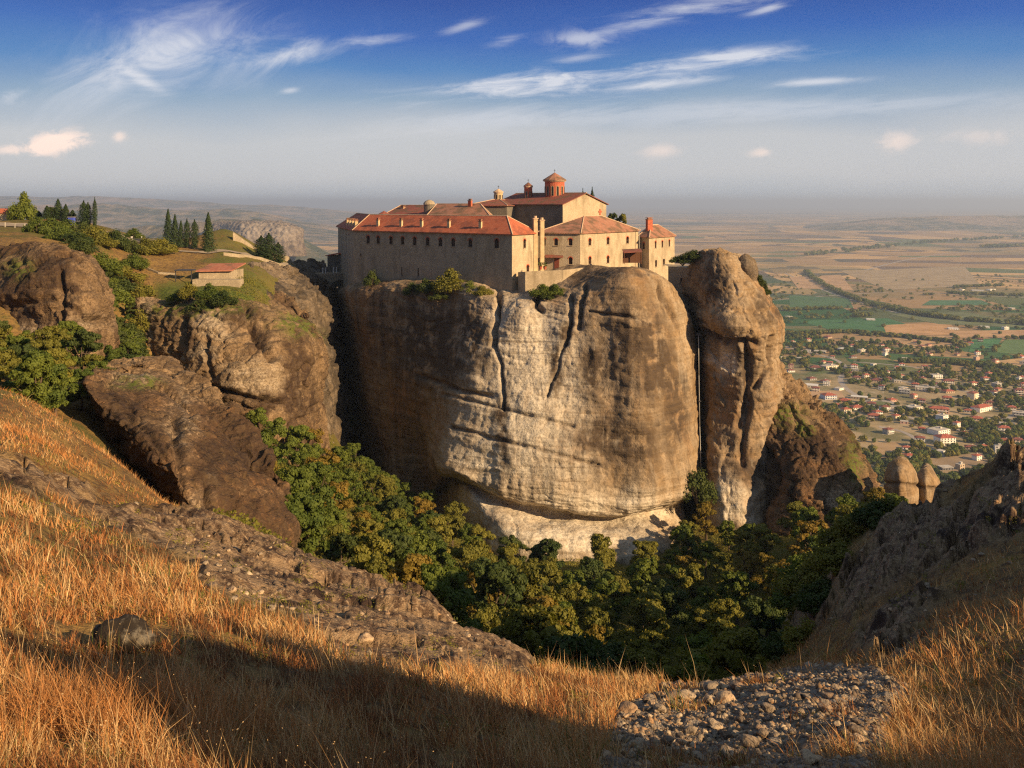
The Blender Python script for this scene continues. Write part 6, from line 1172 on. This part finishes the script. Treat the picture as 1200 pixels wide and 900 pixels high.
# ================================================================ FOREGROUND GRASS
def blades(n, th0, th1, r0, r1, hmin, hmax, width, seed, sel, pal, lean=.35, seg_w=1.0):
    rng = np.random.default_rng(seed); th = rng.uniform(th0, th1, n); r = np.exp(rng.uniform(math.log(r0), math.log(r1), n)); x = r*np.sin(th); y = r*np.cos(th)
    # gather into tufts
    cl = fbm(np.stack([x*2.2, y*2.2, x*0], 1)+seed, 2); patch = fbm(np.stack([x*.28, y*.28, x*0], 1)+5, 3); k = sel(x, y, r, patch, cl, rng); x, y, r, cl, patch = x[k], y[k], r[k], cl[k], patch[k]; n = len(x)
    z = height(x, y)-.03; p3 = np.stack([x, y, z], 1); sc = np.clip(r/11, .75, 2.2)
    h = (hmin+(hmax-hmin)*rng.random(n)**1.5)*(1+1.1*np.clip(cl, -.6, .6))*np.clip(.85+patch*.8, .35, 1.4)
    a = rng.uniform(0, 6.28, n); wd = width*sc*(.6+.8*rng.random(n)); dirv = np.stack([np.cos(a), np.sin(a), 0*a], 1)
    la = rng.normal(size=(n, 2))*lean+[-.12, .1]; lv = np.stack([la[:, 0], la[:, 1], np.ones(n)], 1); lv /= np.linalg.norm(lv, axis=1)[:, None]
    m1 = p3+lv*h[:, None]*.5; lv2 = lv+np.stack([la[:, 0]*.8, la[:, 1]*.8, -.25*np.abs(la).sum(1)], 1); tip = m1+lv2*h[:, None]*.5
    w3 = dirv*wd[:, None]; v = np.stack([p3-w3*.5, p3+w3*.5, m1+w3*.42, m1-w3*.42, tip], 1).reshape(-1, 3); b = np.arange(n)*5
    q_ = np.stack([b, b+1, b+2, b+3], 1); t3 = np.stack([b+3, b+2, b+4], 1)
    pal = np.array(pal); pi_ = np.clip((patch*2.3+.5+rng.normal(size=n)*.24), 0, .999)*(len(pal)-1); i0 = pi_.astype(int); fr = (pi_-i0)[:, None]; c = pal[i0]*(1-fr)+pal[np.minimum(i0+1, len(pal)-1)]*fr; c = c*(.7+.6*rng.random(n))[:, None]
    gsel = rng.random(n) < np.clip(.08+.7*(fbm(np.stack([x*.5, y*.5, x*0], 1)+40, 2)-.25), 0, .7); c[gsel] = np.array([.13, .15, .035])*(.6+.6*rng.random(gsel.sum()))[:, None]
    return v, q_, t3, np.repeat(c, 5, 0)
t = newmat('dry grass'); at = t.node('ShaderNodeAttribute', attribute_name='mask'); t.l.new(at.outputs['Color'], t.b.inputs['Base Color']); t.b.inputs['Roughness'].default_value = .65; t.b.inputs['Specular IOR Level'].default_value = .2
tr = t.node('ShaderNodeBsdfTranslucent', {0: at.outputs['Color']}); mx = t.node('ShaderNodeMixShader', {0: .3, 1: t.b.outputs[0], 2: tr.outputs[0]}); t.l.new(mx.outputs[0], t.o.inputs[0]); M['grass'] = t.m
def gsel_near(x, y, r, patch, cl, rng):
    rk = grid_lookup(rockm, x, y); gv = grid_lookup(gravm, x, y); px = 600+F*x/np.maximum(y, .5)
    dens_ = np.clip(.72+cl*2.2+patch*1.0, .05, 1)*np.where((px > 960) & (r > 17), .55, 1); BR = (-5.6, 12.6); keep_ = (np.hypot((x-BR[0])*.9, (y-BR[1])*1.0) > .75) & (rk < .25+.2*rng.random(len(x))) & (gv < .25+.75*rng.random(len(x))**3) & (rng.random(len(x)) < dens_)
    py = HZ+F*(Z0-height(x, y))/np.maximum(y, .5)
    return keep_ & ~((r > 60) & (px > 250) & (px < 1000))
gold = [(.16, .075, .032), (.33, .125, .045), (.45, .20, .065), (.53, .32, .12), (.62, .45, .23), (.46, .21, .07)]
v, q_, t3, c = blades(520000, math.radians(-42), math.radians(46), 4.5, 75, .11, .40, .010, 3, gsel_near, gold)
me = mesh_np('dry_grass', v, [q_, t3], M['grass']); attr(me, 'mask', c); tag(link('dry_grass', me), 'tall dry golden grass covering the foreground slopes', 'grass', kind='stuff'); print('BLADES', len(q_))
# seed-head stalks
def gsel_st(x, y, r, patch, cl, rng): return gsel_near(x, y, r, patch, cl, rng) & (rng.random(len(x)) < .9)
v, q_, t3, c = blades(14000, math.radians(-36), math.radians(36), 6.0, 34, .4, .8, .006, 9, gsel_st, [(.5, .34, .16), (.62, .45, .24), (.4, .22, .09)], .22)
tips = v.reshape(-1, 5, 3)[:, 4]; v2, f2 = leaf_quads(tips, RNG.normal(size=(len(tips), 3)), np.full(len(tips), .008), .5)
vv = np.vstack([v, v2]); cc = np.vstack([c, np.tile([[.55, .38, .2]], (len(v2), 1))]); me = mesh_np('seed_stalks', vv, [q_, t3, f2+len(v)], M['grass']); attr(me, 'mask', cc); tag(link('grass_stalks', me), 'long pale seed stalks standing above the dry grass', 'grass', kind='stuff')
# green and grey weeds low among grass and on slopes
# ================================================================ STONES
bpy.ops.mesh.primitive_ico_sphere_add(subdivisions=3, radius=1); tmp = bpy.context.object; iv = np.array([v_.co[:] for v_ in tmp.data.vertices]); fi = np.array([p_.vertices[:] for p_ in tmp.data.polygons]); bpy.data.objects.remove(tmp)
def stone_geo(seed, rough=.25, ang=True):
    rng = np.random.default_rng(seed); v = iv.copy()
    if ang:
        for _ in range(11): nn_ = rng.normal(size=3); nn_ /= np.linalg.norm(nn_); dd = v@nn_; lim = .5+.3*rng.random(); m_ = dd > lim; v[m_] -= nn_*((dd[m_]-lim)[:, None])*.92
    v = v*(1+rough*fbm(iv*1.4+seed, 3)[:, None]*.6+.05*fbm(iv*5+seed, 2)[:, None]); return v*[1, .8+.3*rng.random(), .6+.25*rng.random()]
def smat(name, a, b, c):
    t = newmat(name); oi = t.node('ShaderNodeObjectInfo'); tco = t.node('ShaderNodeTexCoord').outputs['Object']; n = t.noise(tco, 2.2, 6, .65); cc = t.mix(oi.outputs['Random'], a, b); cc = t.mix(t.step(n, .5, .64), cc, c); t.l.new(cc, t.b.inputs['Base Color']); t.l.new(t.bump(n, .6, .1), t.b.inputs['Normal']); return t.m
M['stone_loose'] = smat('loose stone', (.15, .11, .08), (.40, .31, .21), (.08, .058, .042)); M['stone_warm'] = smat('warm loose stone', (.30, .19, .11), (.56, .42, .27), (.16, .1, .065)); M['stone_black'] = smat('lichen black rock', (.02, .015, .011), (.035, .026, .018), (.14, .12, .09))
SM = [mesh_np('stone', stone_geo(i), fi, M['stone_loose'] if i % 3 else M['stone_warm'], i % 2 == 0) for i in range(12)]
def place_stone(px, py, wpx, me, label, name='stone', group=None, sink=.35, flat=1.0):
    # find the ground along this line of sight
    ds = np.geomspace(4, 120, 900); xs = ds*(px-600)/F; zr_ = Z0-ds*(py-HZ)/F; zg = height(xs, ds); i = np.argmax(zg >= zr_); d = ds[i]
    if zg[i] < zr_[i]: return
    r = wpx*d/F/2; o = link(name, me, None, (xs[i], d, zg[i]+r*.7*flat*(1-sink*1.6))); o.rotation_euler = (random.uniform(-.3, .3), random.uniform(-.3, .3), random.random()*6.28); o.scale = (r, r, r*flat); return tag(o, label, 'stone', group)
place_stone(850, 826, 23, mesh_np('stone', stone_geo(77, .1, False)*[1, 1, 1.15], fi, M['stone_warm'], True), 'smooth round sunlit boulder, the largest stone of the rubble', 'boulder', None, .2)
bb = stone_geo(91, .8)*[1.0, .75, .75]; bo = place_stone(148, 762, 80, mesh_np('rock', bb, fi, M['stone_black'], True), 'black lichened rock half buried in the golden grass', 'rock', None, .25, 1.0); bo.rotation_euler = (0, .12, .1); print('ROCK', bo.location)
place_stone(798, 801, 18, SM[4], 'grey stone on the lip of the slope above the round boulder', 'stone'); place_stone(428, 752, 20, SM[6], 'dark stone at the lower edge of the rocky slab', 'stone')
random.seed(11); ns = 0
Z_ = [('rubble', [(760, 812), (840, 802), (1000, 800), (1050, 815), (1030, 850), (1000, 898), (700, 898), (700, 860)], 165, 6, 26, 'angular stone lying in the rubble at the foot of the gully', 'stones in the gully rubble'),
      ('band', [(200, 640), (260, 652), (330, 695), (350, 712), (320, 722), (262, 700), (225, 665)], 42, 5, 14, 'angular stone in the stony patch beside the golden grass', 'stones beside the golden grass'),
      ('slab', [(60, 575), (200, 610), (330, 640), (450, 690), (560, 745), (500, 755), (380, 722), (250, 660), (120, 610)], 45, 3, 8, 'small stone lying on the long rocky slab', 'small stones on the rocky slab'),
      ('edge', [(620, 830), (700, 810), (720, 830), (680, 870), (600, 850)], 10, 6, 12, 'stone half hidden in grass left of the rubble', 'stones in the grass left of the rubble'),
      ('right', [(1000, 700), (1100, 640), (1190, 610), (1190, 660), (1080, 760)], 24, 4, 10, 'grey stone on the shaded right slope', 'stones on the right slope')]
for nm, poly, n, w0, w1, lab, gr in Z_:
    xs = [p_[0] for p_ in poly]; ys = [p_[1] for p_ in poly]; k = 0
    while k < n:
        px, py = random.uniform(min(xs), max(xs)), random.uniform(min(ys), max(ys))
        if not inpoly(np.array([px]), np.array([py]), poly)[0]: continue
        k += 1; mi = random.randrange(12); wd = w0+(w1-w0)*random.random()**2
        o = place_stone(px, py, wd, SM[mi], ('smooth warm brown ' if mi % 3 == 0 and mi % 2 == 0 else 'warm brown ' if mi % 3 == 0 else 'grey ').replace('smooth ', '')+lab, 'stone', gr+(', warm brown' if mi % 3 == 0 else ', grey'), flat=random.uniform(.6, 1))
        if o is None: continue
        c_ = 'warm brown' if mi % 3 == 0 else 'grey'; big_ = 'larger' if wd > (w0+w1)*.45 else 'small'; band = bins(py, (820, 840, 860, 880), ('top edge', 'upper part', 'middle', 'lower part', 'bottom edge')) if nm == 'rubble' else bins(py, (665, 700), ('upper part', 'middle', 'lower part'))
        RELAB.append((o, px, '%s %s stone, %s of the %s' % (big_, c_, band, {'rubble': 'gully rubble', 'band': 'stony patch', 'slab': 'long rocky slab', 'edge': 'grass by the rubble', 'right': 'right slope'}[nm]), gr))
relabel()
# fine rubble as one mass
rng = np.random.default_rng(5); n = 26000; th = rng.uniform(math.radians(-10), math.radians(27), n); r = np.exp(rng.uniform(math.log(8), math.log(34), n)); x, y = r*np.sin(th), r*np.cos(th); k = grid_lookup(gravm, x, y) > .25*rng.random(n)+.1; x, y, r = x[k], y[k], r[k]
n2_ = 1200; th = rng.uniform(math.radians(-33), math.radians(33), n2_); r2 = np.exp(rng.uniform(math.log(9), math.log(80), n2_)); x2, y2 = r2*np.sin(th), r2*np.cos(th); k = grid_lookup(rockm, x2, y2) > .3; x, y, r = np.concatenate([x, x2[k]]), np.concatenate([y, y2[k]]), np.concatenate([r, r2[k]])
ov = np.array([(1, 0, 0), (-1, 0, 0), (0, 1, 0), (0, -1, 0), (0, 0, 1), (0, 0, -.6)], float); of = np.array([(0, 2, 4), (2, 1, 4), (1, 3, 4), (3, 0, 4), (2, 0, 5), (1, 2, 5), (3, 1, 5), (0, 3, 5)])
s = (.02+.055*rng.random(len(x))**2.5)*np.clip(r/14, .8, 2.5); vv = (ov[None]*(1+.5*rng.normal(size=(len(x), 6, 1))*.6))*s[:, None, None]*np.array([1, 1, .7]); a = rng.uniform(0, 6.28, len(x)); ca, sa = np.cos(a)[:, None], np.sin(a)[:, None]
vx = vv[..., 0]*ca-vv[..., 1]*sa+x[:, None]; vy = vv[..., 0]*sa+vv[..., 1]*ca+y[:, None]; vz = vv[..., 2]+height(x, y)[:, None]; V_ = np.stack([vx, vy, vz], -1).reshape(-1, 3); F_ = (of[None]+(np.arange(len(x))*6)[:, None, None]).reshape(-1, 3)
cs = np.array([(.15, .11, .08), (.25, .185, .125), (.36, .28, .19), (.28, .17, .09)])[rng.integers(0, 4, len(x))]*(.7+.5*rng.random(len(x)))[:, None]
t = newmat('rubble'); at = t.node('ShaderNodeAttribute', attribute_name='mask'); t.l.new(at.outputs['Color'], t.b.inputs['Base Color']); me = mesh_np('rubble', V_, F_, t.m); attr(me, 'mask', np.repeat(cs, 6, 0)); tag(link('rubble', me), 'fine broken stone rubble scattered over the gully and slabs', 'rubble', kind='stuff')
# low grey green scrub tufts among the grass
rng = np.random.default_rng(21); n = 2600; th = rng.uniform(math.radians(-33), math.radians(33), n); r = np.exp(rng.uniform(math.log(7), math.log(55), n)); x, y = r*np.sin(th), r*np.cos(th)
k = (fbm(np.stack([x*.3, y*.3, x*0], 1)+70, 3) > .12) & (grid_lookup(gravm, x, y) < .6); x, y, r = x[k], y[k], r[k]; m_ = 34; c = np.repeat(np.stack([x, y, height(x, y)], 1), m_, 0); s = np.repeat(np.clip(r/14, .7, 2)*(.08+.14*rng.random(len(x))), m_)[:, None]
q = rng.normal(size=(len(c), 3)); q /= np.linalg.norm(q, axis=1)[:, None]; q[:, 2] = np.abs(q[:, 2]); v, f = leaf_quads(c+q*s*(rng.random(len(c))**.4)[:, None], q, np.repeat(np.clip(r/14, .7, 2)*.016, m_), .5, rng)
tag(link('scrub', mesh_np('scrub', v, f, M['leaf_olive'])), 'low grey green scrub scattered through the dry grass', 'scrub', kind='stuff')
# ================================================================ HAZE
hz = MB(); hz.box((0, 0, 220), (119000, 119000, 450)); hm = bpy.data.materials.new('haze'); hm.use_nodes = True; t = NT(hm.node_tree); t.n.clear()
vp = t.node('ShaderNodeVolumePrincipled', {'Color': (.62, .76, .98, 1), 'Density': .000078, 'Anisotropy': .2}); t.node('ShaderNodeOutputMaterial', {'Volume': vp.outputs[0]})
tag(hz.build('haze', hm), 'thin blue haze filling the air over the plain', 'haze', kind='stuff')
